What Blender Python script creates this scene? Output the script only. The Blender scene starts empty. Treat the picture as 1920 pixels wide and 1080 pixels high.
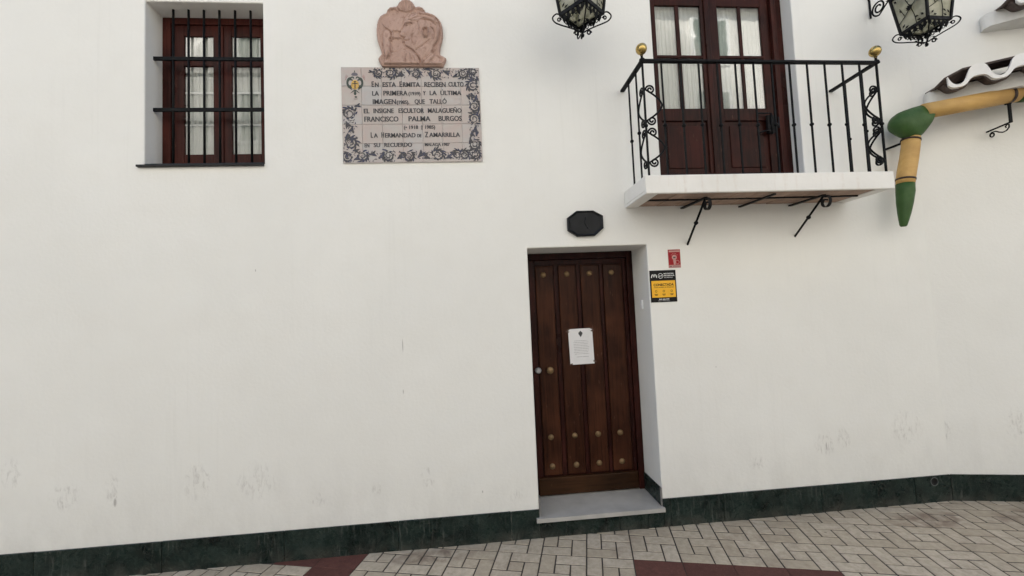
import bpy, bmesh, math, random
from mathutils import Vector, Matrix
random.seed(11)
PI = math.pi
sc = bpy.context.scene
COL = sc.collection

# ------------------------------------------------------------------ camera
D = 3.28; EYE = 1.718
yaw, pit, rol = 0.0865347, 0.05486, -0.0439793
fw = Vector((math.sin(yaw)*math.cos(pit), math.cos(yaw)*math.cos(pit), math.sin(pit)))
rt = Vector((math.cos(yaw), -math.sin(yaw), 0)); up = rt.cross(fw)
r2 = math.cos(rol)*rt + math.sin(rol)*up; u2 = -math.sin(rol)*rt + math.cos(rol)*up
cd = bpy.data.cameras.new('camera'); cam = bpy.data.objects.new('camera', cd); COL.objects.link(cam)
M = Matrix((r2, u2, -fw)).transposed().to_4x4(); M.translation = Vector((0, -D, EYE)); cam.matrix_world = M
cd.sensor_width = 36; cd.lens = 793.27/1920*36; cd.clip_start = .05; cd.clip_end = 3000
sc.camera = cam

# ------------------------------------------------------------------ world, sun, exposure
SUN_EL, SUN_AZ = math.radians(49), math.radians(-24)      # azimuth from +y clockwise: the sun stands behind the house, so the wall is in open shade and lit by the sunny side of the street
w = bpy.data.worlds.new('World'); sc.world = w; w.use_nodes = True
nt = w.node_tree; bg = nt.nodes['Background']
sky = nt.nodes.new('ShaderNodeTexSky'); sky.sky_type = 'NISHITA'; sky.sun_disc = False
sky.sun_elevation = SUN_EL; sky.sun_rotation = SUN_AZ; sky.air_density = 1.0; sky.dust_density = 1.5; sky.ozone_density = 1.0
nt.links.new(sky.outputs[0], bg.inputs[0]); bg.inputs[1].default_value = 0.10
sd = bpy.data.lights.new('sun', 'SUN'); sd.energy = 5.0; sd.angle = math.radians(.5); sd.color = (1, .95, .86)
sun = bpy.data.objects.new('sun', sd); COL.objects.link(sun)
sdir = Vector((math.sin(SUN_AZ)*math.cos(SUN_EL), math.cos(SUN_AZ)*math.cos(SUN_EL), math.sin(SUN_EL)))
sun.rotation_euler = (-sdir).to_track_quat('-Z', 'Y').to_euler()
vs = sc.view_settings
sc.display_settings.display_device = 'sRGB'
vs.view_transform = 'Standard'; vs.look = 'None'; vs.gamma = 1; vs.use_curve_mapping = False
vs.exposure = 1.34

# ------------------------------------------------------------------ materials
def newmat(name):
    m = bpy.data.materials.new(name); m.use_nodes = True
    return m, m.node_tree, m.node_tree.nodes['Principled BSDF']
def N(t, typ, **kw):
    n = t.nodes.new(typ)
    for k, v in kw.items():
        if k in n.inputs: n.inputs[k].default_value = v
        else: setattr(n, k, v)
    return n
def ramp(t, fac, stops):
    r = t.nodes.new('ShaderNodeValToRGB'); e = r.color_ramp.elements
    while len(e) < len(stops): e.new(.5)
    for i, (p, c) in enumerate(stops):
        e[i].position = p; e[i].color = (c[0], c[1], c[2], 1) if hasattr(c, '__len__') else (c, c, c, 1)
    t.links.new(fac, r.inputs[0]); return r.outputs[0]
def mix(t, fac, a, b, blend='MIX'):
    n = t.nodes.new('ShaderNodeMix'); n.data_type = 'RGBA'; n.blend_type = blend
    for s, v in ((n.inputs[0], fac), (n.inputs[6], a), (n.inputs[7], b)):
        if hasattr(v, 'links') or hasattr(v, 'node'): t.links.new(v, s)
        else: s.default_value = v if not hasattr(v, '__len__') else (v[0], v[1], v[2], 1)
    return n.outputs[2]
def math_(t, op, a, b=0.0, c=0.0):
    n = t.nodes.new('ShaderNodeMath'); n.operation = op; n.use_clamp = False
    for i, v in enumerate((a, b, c)):
        if hasattr(v, 'node'): t.links.new(v, n.inputs[i])
        else: n.inputs[i].default_value = v
    return n.outputs[0]
def coords(t, kind='Object', scale=(1, 1, 1), jitter=False):
    tc = t.nodes.new('ShaderNodeTexCoord'); o = tc.outputs[kind]
    mp = t.nodes.new('ShaderNodeMapping'); mp.inputs['Scale'].default_value = scale
    t.links.new(o, mp.inputs[0])
    if jitter:
        oi = t.nodes.new('ShaderNodeObjectInfo'); v = N(t, 'ShaderNodeVectorMath', operation='SCALE'); v.inputs[0].default_value = (37, 17, 23)
        t.links.new(oi.outputs['Random'], v.inputs['Scale']); t.links.new(v.outputs[0], mp.inputs['Location'])
    return mp.outputs[0]
def noise(t, vec, scale, detail=4, rough=.55, dist=0):
    n = N(t, 'ShaderNodeTexNoise', Scale=scale, Detail=detail, Roughness=rough, Distortion=dist); t.links.new(vec, n.inputs['Vector'])
    return n.outputs['Fac']
def bump(t, bs, h, strength, dist):
    b = N(t, 'ShaderNodeBump', Strength=strength, Distance=dist); t.links.new(h, b.inputs['Height']); t.links.new(b.outputs[0], bs.inputs['Normal'])
def simple(name, col, rough=.6, metal=0, var=.12, scale=12, bmp=0, bscale=60, spec=.5, stretch=(1, 1, 1), rvar=0):
    m, t, b = newmat(name); v = coords(t, scale=stretch, jitter=True)
    f = noise(t, v, scale)
    a = tuple(max(0, c*(1-var)) for c in col); d = tuple(min(1, c*(1+var)) for c in col)
    t.links.new(ramp(t, f, [(.3, a), (.7, d)]), b.inputs['Base Color'])
    b.inputs['Roughness'].default_value = rough; b.inputs['Metallic'].default_value = metal; b.inputs['Specular IOR Level'].default_value = spec
    if rvar: t.links.new(ramp(t, noise(t, v, scale*1.7), [(.3, rough-rvar), (.7, rough+rvar)]), b.inputs['Roughness'])
    if bmp: bump(t, b, noise(t, v, bscale, 5), bmp, .01)
    return m

def make_plaster():
    m, t, b = newmat('white_plaster'); v = coords(t)
    big = noise(t, v, .8, 3); mid = noise(t, v, 6, 5)
    c = ramp(t, big, [(.3, (.79, .785, .755)), (.7, (.82, .815, .785))])
    c = mix(t, ramp(t, mid, [(.45, 0), (.8, .25)]), c, (.76, .745, .71))
    wv = noise(t, coords(t, scale=(1.2, 1, 3.5)), 1.6, 5, .6, .8)
    c = mix(t, math_(t, 'MULTIPLY', ramp_f(t, noise(t, v, 1.1, 4), .45, .7), .4), c, (.745, .74, .71))
    sz = N(t, 'ShaderNodeSeparateXYZ'); t.links.new(v, sz.inputs[0])
    splash = math_(t, 'MULTIPLY', ramp_f(t, math_(t, 'ADD', sz.outputs[2], math_(t, 'MULTIPLY', noise(t, coords(t, scale=(3, 3, 1)), 1.5, 4), .6)), .98, .45), ramp_f(t, noise(t, coords(t, scale=(1, 1, .5)), 7, 6, .7), .3, .75))
    c = mix(t, math_(t, 'MULTIPLY', splash, .42), c, (.53, .515, .49))
    rain = math_(t, 'MULTIPLY', ramp_f(t, noise(t, coords(t, scale=(26, 26, .7)), 1, 4, .6), .55, .75), ramp_f(t, noise(t, coords(t, scale=(1, 1, .6)), 1.3, 2), .45, .65))
    c = mix(t, math_(t, 'MULTIPLY', rain, .16), c, (.60, .59, .56))
    # scuffs and dirty hand marks, each with a place of its own on the wall
    marks = [(-2.90, .56, .10, .09), (-2.60, .585, .045, .11), (-2.03, .60, .09, .13), (-1.62, .57, .13, .12), (-.42, .55, .06, .035), (-.78, .46, .04, .05),
             (-.41, .47, .05, .03), (2.78, .53, .09, .09), (2.95, .57, .07, .09), (3.52, .62, .13, .13), (-3.25, .75, .06, .1), (.25, .33, .07, .05), (2.2, .42, .08, .05), (-1.2, .4, .05, .06)]
    sx = N(t, 'ShaderNodeSeparateXYZ'); t.links.new(v, sx.inputs[0])
    tot = None
    for (x, z, rx, rz) in marks:
        dx = math_(t, 'MULTIPLY', math_(t, 'SUBTRACT', sx.outputs[0], x), 1/(rx*1.25)); dz = math_(t, 'MULTIPLY', math_(t, 'SUBTRACT', sx.outputs[2], z), 1/(rz*1.2))
        r = math_(t, 'SQRT', math_(t, 'ADD', math_(t, 'MULTIPLY', dx, dx), math_(t, 'MULTIPLY', dz, dz)))
        k = math_(t, 'MAXIMUM', math_(t, 'SUBTRACT', 1.0, r), 0.0)
        tot = k if tot is None else math_(t, 'MAXIMUM', tot, k)
    st = noise(t, coords(t, scale=(34, 34, 13)), 1, 5, .6, .8); st2 = noise(t, coords(t, scale=(90, 90, 30)), 1, 3)
    msk = math_(t, 'MULTIPLY', math_(t, 'MINIMUM', math_(t, 'MULTIPLY', tot, 2.5), 1.0), ramp_f(t, st, .48, .66))
    msk = math_(t, 'MULTIPLY', msk, ramp_f(t, st2, .3, .6))
    c = mix(t, math_(t, 'MULTIPLY', msk, .48), c, (.42, .40, .38))
    # small chips
    tot = None
    for (x, z, rx, rz) in [(-1.621, 2.104, .004, .012), (-.564, 1.495, .004, .06), (-.005, .371, .006, .012), (-.57, 1.15, .004, .02), (-2.58, .5, .012, .035), (2.79, .515, .005, .04), (1.9, 1.2, .006, .004)]:
        dx = math_(t, 'MULTIPLY', math_(t, 'SUBTRACT', sx.outputs[0], x), 1/rx); dz = math_(t, 'MULTIPLY', math_(t, 'SUBTRACT', sx.outputs[2], z), 1/rz)
        r = math_(t, 'SQRT', math_(t, 'ADD', math_(t, 'MULTIPLY', dx, dx), math_(t, 'MULTIPLY', dz, dz)))
        k = math_(t, 'MAXIMUM', math_(t, 'SUBTRACT', 1.0, r), 0.0)
        tot = k if tot is None else math_(t, 'MAXIMUM', tot, k)
    c = mix(t, math_(t, 'MINIMUM', math_(t, 'MULTIPLY', tot, 1.2), .6), c, (.25, .23, .22))
    t.links.new(c, b.inputs['Base Color']); b.inputs['Roughness'].default_value = .75; b.inputs['Specular IOR Level'].default_value = .3
    h = math_(t, 'ADD', math_(t, 'MULTIPLY', noise(t, v, 1.3, 2), 6.0), math_(t, 'MULTIPLY', noise(t, v, 38, 5), .35))
    h = math_(t, 'ADD', h, math_(t, 'MULTIPLY', noise(t, v, 160, 2), .08))
    bump(t, b, h, .4, .012)
    return m
def ramp_f(t, fac, a, b_):
    n = t.nodes.new('ShaderNodeMapRange'); n.inputs[1].default_value = a; n.inputs[2].default_value = b_; t.links.new(fac, n.inputs[0]); return n.outputs[0]

def make_wood(name, c1, c2, rough=.34, axis='Z'):
    m, t, b = newmat(name)
    s = (14, 14, 1.2) if axis == 'Z' else (1.2, 14, 14)
    v = coords(t, scale=s, jitter=True); n1 = noise(t, v, 1.6, 6, .6, 1.2); n2 = noise(t, coords(t, scale=(1, 1, 1), jitter=True), 2.4, 3)
    c = ramp(t, n1, [(.3, c1), (.72, c2)])
    c = mix(t, ramp_f(t, n2, .45, .8), c, tuple(x*1.7 for x in c2))
    fine = noise(t, coords(t, scale=(90, 90, 2.5) if axis == 'Z' else (2.5, 90, 90), jitter=True), 1, 4, .6)
    c = mix(t, math_(t, 'MULTIPLY', ramp_f(t, fine, .52, .7), .5), c, tuple(x*.35 for x in c1))
    sp = noise(t, coords(t, scale=(60, 60, 14), jitter=True), 1, 2)
    c = mix(t, math_(t, 'MULTIPLY', ramp_f(t, sp, .68, .76), .35), c, (.16, .09, .06))
    t.links.new(c, b.inputs['Base Color'])
    t.links.new(ramp(t, n2, [(.3, rough-.08), (.7, rough+.15)]), b.inputs['Roughness']); b.inputs['Specular IOR Level'].default_value = .13
    bump(t, b, n1, .22, .006)
    return m

def make_marble():
    m, t, b = newmat('dark_green_marble'); v = coords(t, jitter=True)
    n1 = noise(t, v, 4, 7, .65, .9); n2 = noise(t, v, 15, 6, .7, 1.5); n3 = noise(t, v, 9, 4, .6, .5)
    c = ramp(t, n1, [(.32, (.002, .004, .0036)), (.5, (.008, .017, .0145)), (.68, (.016, .028, .024))])
    c = mix(t, math_(t, 'MULTIPLY', ramp_f(t, n3, .5, .72), .6), c, (.017, .025, .022))
    vein = ramp_f(t, math_(t, 'ABSOLUTE', math_(t, 'SUBTRACT', n2, .5)), .02, 0)
    c = mix(t, math_(t, 'MULTIPLY', vein, .25), c, (.15, .18, .165))
    drip = noise(t, coords(t, scale=(60, 60, 7)), 1, 5, .6, .4); dm = math_(t, 'MULTIPLY', ramp_f(t, drip, .55, .72), ramp_f(t, noise(t, coords(t), 1.9, 3), .45, .6))
    c = mix(t, math_(t, 'MULTIPLY', dm, .38), c, (.20, .20, .185))
    sx = N(t, 'ShaderNodeSeparateXYZ'); g_ = N(t, 'ShaderNodeNewGeometry'); t.links.new(g_.outputs['Position'], sx.inputs[0])
    dust = math_(t, 'MULTIPLY', ramp_f(t, sx.outputs[2], .09, 0), ramp_f(t, noise(t, g_.outputs['Position'], 8, 5), .35, .65))
    c = mix(t, math_(t, 'MULTIPLY', dust, .45), c, (.11, .10, .085))
    t.links.new(c, b.inputs['Base Color']); t.links.new(ramp(t, n3, [(.3, .16), (.7, .42)]), b.inputs['Roughness']); b.inputs['Specular IOR Level'].default_value = .22
    bump(t, b, n2, .05, .003)
    return m

def make_paver(name, c1, c2, speck, stain=(.15, .10, .075), sm=.6):
    m, t, b = newmat(name)
    oi = t.nodes.new('ShaderNodeObjectInfo')
    v = coords(t, jitter=True); n1 = noise(t, v, 26, 6, .65); n2 = noise(t, v, 150, 2)
    g = N(t, 'ShaderNodeNewGeometry'); gp = g.outputs['Position']
    c = ramp(t, oi.outputs['Random'], [(0, c1), (1, c2)])
    c = mix(t, ramp_f(t, n1, .35, .8), c, tuple(x*.72 for x in c1))
    c = mix(t, math_(t, 'MULTIPLY', ramp_f(t, n2, .62, .75), .5), c, speck)
    s1 = noise(t, gp, 1.5, 5, .6, .5); s2 = noise(t, gp, 8, 5, .6, .6)
    st = math_(t, 'MULTIPLY', ramp_f(t, s1, .5, .68), ramp_f(t, s2, .4, .68))
    # brown spill near the right corner
    sx = N(t, 'ShaderNodeSeparateXYZ'); t.links.new(gp, sx.inputs[0])
    def spot(x, y, rx, ry):
        dx = math_(t, 'MULTIPLY', math_(t, 'SUBTRACT', sx.outputs[0], x), 1/rx); dy = math_(t, 'MULTIPLY', math_(t, 'SUBTRACT', sx.outputs[1], y), 1/ry)
        r = math_(t, 'SQRT', math_(t, 'ADD', math_(t, 'MULTIPLY', dx, dx), math_(t, 'MULTIPLY', dy, dy)))
        return math_(t, 'MAXIMUM', math_(t, 'SUBTRACT', 1.0, r), 0.0)
    sp = math_(t, 'MAXIMUM', spot(3.35, -.25, .45, .16), math_(t, 'MAXIMUM', spot(-.35, -.12, .45, .12), spot(4.3, -.35, .7, .2)))
    st = math_(t, 'MAXIMUM', math_(t, 'MULTIPLY', st, sm), math_(t, 'MULTIPLY', ramp_f(t, sp, .1, .5), ramp_f(t, s2, .38, .6)))
    c = mix(t, math_(t, 'MULTIPLY', st, .7), c, stain)
    # gum spots
    vo = N(t, 'ShaderNodeTexVoronoi', Scale=2.6); vo.feature = 'F1'; t.links.new(gp, vo.inputs['Vector'])
    c = mix(t, math_(t, 'MULTIPLY', ramp_f(t, vo.outputs['Distance'], .05, .035), .75), c, (.07, .06, .055))
    t.links.new(c, b.inputs['Base Color']); b.inputs['Roughness'].default_value = .82; b.inputs['Specular IOR Level'].default_value = .3
    bump(t, b, n1, .25, .004)
    return m

def make_glass():
    m, t, b = newmat('window_glass'); t.nodes.remove(b); out = t.nodes['Material Output']
    tr = N(t, 'ShaderNodeBsdfTransparent'); tr.inputs[0].default_value = (.93, .94, .94, 1); gl = N(t, 'ShaderNodeBsdfGlossy', Roughness=.02)
    fr = N(t, 'ShaderNodeFresnel', IOR=1.5); ms = t.nodes.new('ShaderNodeMixShader')
    t.links.new(math_(t, 'MULTIPLY', fr.outputs[0], .5), ms.inputs[0])
    t.links.new(tr.outputs[0], ms.inputs[1]); t.links.new(gl.outputs[0], ms.inputs[2]); t.links.new(ms.outputs[0], out.inputs[0])
    bn = N(t, 'ShaderNodeBump', Strength=.03, Distance=.02); t.links.new(noise(t, coords(t), 4, 2), bn.inputs['Height'])
    t.links.new(bn.outputs[0], gl.inputs['Normal'])
    return m
def make_lampglass():
    m, t, b = newmat('lantern_glass'); out = t.nodes['Material Output']
    v = coords(t, jitter=True); f = noise(t, v, 9, 5)
    t.links.new(ramp(t, f, [(.3, (.42, .42, .34)), (.7, (.60, .59, .49))]), b.inputs['Base Color']); b.inputs['Roughness'].default_value = .3
    tr = N(t, 'ShaderNodeBsdfTransparent'); tr.inputs[0].default_value = (.90, .89, .80, 1); ms = t.nodes.new('ShaderNodeMixShader')
    t.links.new(ramp_f(t, f, -.5, 1.5), ms.inputs[0])
    t.links.new(tr.outputs[0], ms.inputs[1]); t.links.new(b.outputs[0], ms.inputs[2]); t.links.new(ms.outputs[0], out.inputs[0])
    return m
def worn_paint(name, c1, c2, chip, grime, sc_=(2, 14, 14), rough=.42):
    m, t, b = newmat(name); v = coords(t, scale=sc_); o = coords(t)
    n1 = noise(t, v, 1, 5, .6, .5); n2 = noise(t, o, 22, 6, .7, .5); n3 = noise(t, o, 5, 4, .6)
    c = ramp(t, n1, [(.3, c1), (.7, c2)])
    c = mix(t, math_(t, 'MULTIPLY', ramp_f(t, n3, .42, .72), .6), c, grime)
    c = mix(t, math_(t, 'MULTIPLY', ramp_f(t, n2, .66, .71), .8), c, chip)
    t.links.new(c, b.inputs['Base Color']); t.links.new(ramp(t, n3, [(.3, rough-.08), (.7, rough+.25)]), b.inputs['Roughness']); b.inputs['Specular IOR Level'].default_value = .35
    bump(t, b, math_(t, 'ADD', math_(t, 'MULTIPLY', n3, 2.0), math_(t, 'MULTIPLY', n2, .5)), .45, .008); return m
def make_cane(): return worn_paint('tan_painted_pole', (.50, .29, .085), (.63, .40, .14), (.30, .19, .10), (.40, .245, .095))
def make_curtain():
    m, t, b = newmat('white_curtain'); out = t.nodes['Material Output']
    v = coords(t, scale=(40, 1, 3)); c = ramp(t, noise(t, v, 1, 3), [(.3, (.60, .60, .57)), (.7, (.70, .70, .665))])
    t.links.new(c, b.inputs['Base Color']); b.inputs['Roughness'].default_value = .9; return m
def make_terracotta():
    m, t, b = newmat('terracotta'); v = coords(t)
    c = ramp(t, noise(t, v, 6, 4), [(.3, (.38, .25, .205)), (.7, (.47, .32, .265))])
    c = mix(t, ramp_f(t, noise(t, v, 30, 4), .55, .75), c, (.24, .135, .105))
    t.links.new(c, b.inputs['Base Color']); b.inputs['Roughness'].default_value = .7; bump(t, b, noise(t, v, 70, 4), .2, .004); return m
def make_tile_glaze():
    m, t, b = newmat('glazed_tile'); v = coords(t, jitter=True); oi = t.nodes.new('ShaderNodeObjectInfo')
    c = ramp(t, oi.outputs['Random'], [(0, (.42, .38, .36)), (.5, (.44, .405, .385)), (1, (.40, .395, .405))])
    c = mix(t, ramp_f(t, noise(t, v, 9, 4), .4, .75), c, (.45, .36, .335))
    t.links.new(c, b.inputs['Base Color']); b.inputs['Roughness'].default_value = .22; b.inputs['Specular IOR Level'].default_value = .4
    bump(t, b, noise(t, v, 12, 3), .08, .004); return m

PLA = make_plaster()
WOODV = make_wood('dark_red_wood', (.012, .0032, .0026), (.036, .0095, .007))
WOODB = make_wood('brown_board_wood', (.018, .008, .0035), (.036, .016, .007), axis='X')
WOODW = make_wood('window_red_wood', (.018, .0045, .0040), (.050, .012, .0085))
WOODP = make_wood('plank_wood', (.019, .0060, .0034), (.052, .018, .0085))
def make_slabpaint():
    m, t, b = newmat('stained_white_slab'); v = coords(t)
    c = ramp(t, noise(t, v, 3, 4), [(.3, (.78, .765, .73)), (.7, (.83, .815, .785))])
    st = math_(t, 'MULTIPLY', ramp_f(t, noise(t, coords(t, scale=(16, 4, 1.5)), 1, 4, .6), .54, .72), ramp_f(t, noise(t, v, 30, 4), .3, .7))
    c = mix(t, math_(t, 'MULTIPLY', st, .45), c, (.58, .47, .38)); t.links.new(c, b.inputs['Base Color']); b.inputs['Roughness'].default_value = .75
    bump(t, b, noise(t, v, 14, 5), .5, .008); return m
SLABM = make_slabpaint()
MAR = make_marble()
STEP = simple('grey_marble', (.43, .42, .40), .35, var=.12, scale=7, bmp=.05)
PAV = make_paver('pale_paver', (.45, .385, .295), (.56, .49, .395), (.25, .22, .18))
RED = make_paver('red_paver', (.105, .042, .034), (.140, .058, .046), (.26, .17, .14), stain=(.09, .05, .04), sm=.4)
MORT = simple('dark_mortar', (.050, .042, .035), .95, var=.3, scale=30)
IRON = simple('black_iron', (.006, .0065, .0075), .55, 0, var=.5, scale=40, bmp=.25, bscale=90, spec=.12)
IRONL = simple('worn_black_iron', (.010, .010, .011), .6, 0, var=.6, scale=30, bmp=.3, bscale=60, spec=.15)
BRASS = simple('brass', (.50, .36, .13), .28, 1, var=.2, scale=20, rvar=.08)
STUD = simple('dull_brass', (.20, .13, .065), .5, .5, var=.3, scale=30)
STEEL = simple('grey_steel', (.35, .35, .36), .4, .8, var=.2)
SLATE = simple('black_slate', (.009, .010, .012), .5, var=.4, scale=15, spec=.25)
DRN = simple('grey_pipe', (.08, .09, .088), .6)
BOUNCEG = simple('bounce_cut_grey', (.16, .155, .15), .8)
GLASS = make_glass(); LGL = make_lampglass(); CANE = make_cane(); CURT = make_curtain(); TER = make_terracotta(); GLZ = make_tile_glaze()
GREEN = worn_paint('green_paint', (.026, .075, .014), (.050, .115, .028), (.16, .14, .09), (.022, .045, .014), (6, 6, 6), .45)
BAND = simple('dark_brown_band', (.030, .015, .010), .5, var=.3)
BRICKU = simple('underside_brick', (.36, .25, .19), .85, var=.22, scale=14, bmp=.4, bscale=50)
TILEB = simple('brown_roof_tile', (.065, .045, .038), .8, var=.4, scale=10, bmp=.4, bscale=40)
WPAINT = simple('white_mortar_paint', (.80, .79, .77), .7, var=.04, scale=10, bmp=.25, bscale=30)
INK = simple('blue_black_glaze', (.012, .012, .022), .3, var=.3); BLUE = simple('cobalt_glaze', (.010, .014, .048), .25, var=.7, scale=30)
GOLD = simple('yellow_glaze', (.55, .33, .06), .3, var=.3, scale=60); DKG = simple('dark_green_glaze', (.012, .028, .022), .3, var=.3)
REDG = simple('red_glaze', (.30, .05, .05), .3); GREYG = simple('grey_glaze', (.10, .09, .12), .3)
PBLK = simple('sign_black', (.006, .006, .007), .4, var=.1, spec=.2); PYEL = simple('sign_yellow', (.85, .44, .01), .4, var=.05); PWHT = simple('sign_white', (.8, .8, .8), .45, var=.04)
PRED = simple('sign_red', (.30, .008, .014), .45, var=.15, scale=30, spec=.25); PPINK = simple('sign_pink', (.50, .26, .24), .5); PGRY = simple('sign_grey', (.42, .40, .37), .5)
PAPER = simple('paper', (.74, .74, .76), .8, var=.03); PINK_ = simple('print_grey', (.30, .30, .32), .8); PDARK = simple('print_dark', (.06, .06, .065), .8)
TAPE = simple('clear_tape', (.10, .06, .05), .2); PLASTIC = simple('white_plastic', (.80, .81, .82), .35, var=.04)
SHADEBLK = simple('painted_dark', (.004, .004, .004), .9)  # near black colour painted where unlit depth would be
OPPW = simple('pale_render', (.68, .655, .61), .85, var=.08, scale=2); OPPG = simple('shutter_green', (.05, .09, .07), .6); ASPH = simple('grey_paving', (.13, .122, .11), .9, var=.15, scale=3)

# ------------------------------------------------------------------ mesh building
class MB:
    def __init__(s): s.v = []; s.f = []; s.mi = []; s.sm = []
    def add(s, vs, fs, mi=0, smooth=False):
        o = len(s.v); s.v += [tuple(x) for x in vs]
        for f in fs: s.f.append(tuple(i+o for i in f)); s.mi.append(mi); s.sm.append(smooth)
        return s
    def box(s, x0, x1, y0, y1, z0, z1, mi=0, ch=0):
        if ch <= 0:
            return s.add([(x0,y0,z0),(x1,y0,z0),(x1,y1,z0),(x0,y1,z0),(x0,y0,z1),(x1,y0,z1),(x1,y1,z1),(x0,y1,z1)],
                         [(0,3,2,1),(4,5,6,7),(0,1,5,4),(1,2,6,5),(2,3,7,6),(3,0,4,7)], mi)
        bm = bmesh.new(); bmesh.ops.create_cube(bm, size=1)
        for q in bm.verts: q.co = Vector(((x0+x1)/2+q.co.x*(x1-x0), (y0+y1)/2+q.co.y*(y1-y0), (z0+z1)/2+q.co.z*(z1-z0)))
        bmesh.ops.bevel(bm, geom=list(bm.edges), offset=ch, segments=1, affect='EDGES')
        bm.verts.index_update(); s.add([q.co for q in bm.verts], [[q.index for q in f.verts] for f in bm.faces], mi); bm.free(); return s
    def tube(s, path, r, sides=8, mi=0, flat=None, cap=True):
        P = [Vector(p) for p in path]; n = len(P); vs = []; prev = None
        for i, p in enumerate(P):
            t = (P[min(i+1, n-1)]-P[max(i-1, 0)])
            t = t.normalized() if t.length > 1e-9 else Vector((0, 0, 1))
            if prev is None:
                a = Vector((0, 0, 1)) if abs(t.z) < .9 else Vector((1, 0, 0)); u = t.cross(a).normalized()
            else: u = (prev - t*prev.dot(t)).normalized()
            prev = u; w_ = t.cross(u); rr = r[i] if hasattr(r, '__len__') else r
            for k in range(sides):
                an = 2*PI*(k+.5)/sides; vs.append(p + u*math.cos(an)*rr + w_*math.sin(an)*rr)
        fs = [(i*sides+k, i*sides+(k+1)%sides, (i+1)*sides+(k+1)%sides, (i+1)*sides+k) for i in range(n-1) for k in range(sides)]
        if cap: fs += [tuple(range(sides-1, -1, -1)), tuple((n-1)*sides+k for k in range(sides))]
        return s.add(vs, fs, mi, sides > 5)
    def lathe(s, prof, c, axis='Z', seg=20, mi=0, smooth=True):
        vs = []; fs = []; n = len(prof)
        for k in range(seg):
            a = 2*PI*k/seg
            for (r, h) in prof:
                x, y = r*math.cos(a), r*math.sin(a)
                if axis == 'Z': vs.append((c[0]+x, c[1]+y, c[2]+h))
                elif axis == 'Y': vs.append((c[0]+x, c[1]-h, c[2]+y))     # h grows towards the viewer (-y)
                else: vs.append((c[0]+h, c[1]+x, c[2]+y))
        for k in range(seg):
            for i in range(n-1):
                a, b = k*n+i, ((k+1) % seg)*n+i; fs.append((a, b, b+1, a+1))
        return s.add(vs, fs, mi, smooth)
    def prism(s, poly, y0, y1, mi=0):            # polygon in x-z, thickness in y
        n = len(poly); vs = [(x, y0, z) for x, z in poly]+[(x, y1, z) for x, z in poly]
        fs = [tuple(range(n)), tuple(range(2*n-1, n-1, -1))]+[(i, n+i, n+(i+1) % n, (i+1) % n) for i in range(n)]
        return s.add(vs, fs, mi)
    def xf(s, fn): s.v = [tuple(fn(Vector(p))) for p in s.v]; return s
    def build(s, name, mat, parent=None, loc=None, **props):
        me = bpy.data.meshes.new(name); o0 = worg(parent) if parent else Vector((0, 0, 0))
        L = Vector(loc) if loc else Vector((0, 0, 0))
        me.from_pydata([tuple(Vector(p)-o0-L) for p in s.v], [], s.f)
        for m in (mat if isinstance(mat, (list, tuple)) else [mat]): me.materials.append(m)
        for p, mi, sm in zip(me.polygons, s.mi, s.sm): p.material_index = mi; p.use_smooth = sm
        bm = bmesh.new(); bm.from_mesh(me); bmesh.ops.recalc_face_normals(bm, faces=bm.faces); bm.to_mesh(me); bm.free()
        o = bpy.data.objects.new(name, me); COL.objects.link(o); o.location = L
        if parent: o.parent = parent
        for k, v in props.items(): o[k] = v
        return o
def worg(o):
    v = Vector((0, 0, 0))
    while o is not None: v = v+o.location; o = o.parent
    return v
def thing(name, loc, label, cat, group=None):
    o = bpy.data.objects.new(name, None); COL.objects.link(o); o.location = loc; o.empty_display_size = .1
    o['label'] = label; o['category'] = cat
    if group: o['group'] = group
    return o
def part(name, parent, loc):                      # an Empty that is a part holding sub-parts
    o = bpy.data.objects.new(name, None); COL.objects.link(o); o.parent = parent; o.location = Vector(loc)-worg(parent); o.empty_display_size = .1
    return o
def tag(o, label, cat, group=None):
    o['label'] = label; o['category'] = cat
    if group: o['group'] = group
    return o
def bevelmod(o, w_, seg=2, ang=35):
    md = o.modifiers.new('bevel', 'BEVEL'); md.width = w_; md.segments = seg; md.limit_method = 'ANGLE'; md.angle_limit = math.radians(ang); return o
def textmb(body, x0, x1, z0, z1, y, th=.0006, bold=.012, mi=0, heavy=0):
    c = bpy.data.curves.new('t', 'FONT'); c.body = body; c.offset = bold; c.resolution_u = 3
    o = bpy.data.objects.new('t', c); me = bpy.data.meshes.new_from_object(o)
    caps = [v.co for v in me.vertices]; ax, bx = min(p.x for p in caps), max(p.x for p in caps)
    H = .729                                       # cap height of the built-in font
    ay = 0
    mb = MB()
    for q, sh in enumerate(((0,) if not heavy else (-heavy, 0, heavy))):
        mb.add([(x0+(p.x-ax)/(bx-ax)*(x1-x0)+sh, y-q*.00004, z0+(p.y-ay)/H*(z1-z0)) for p in caps], [tuple(p.vertices) for p in me.polygons], mi)
    bpy.data.objects.remove(o); bpy.data.curves.remove(c); bpy.data.meshes.remove(me)
    return mb
def join(*ms):
    r = MB()
    for m in ms: o = len(r.v); r.v += m.v; r.f += [tuple(i+o for i in f) for f in m.f]; r.mi += m.mi; r.sm += m.sm
    return r

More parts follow.
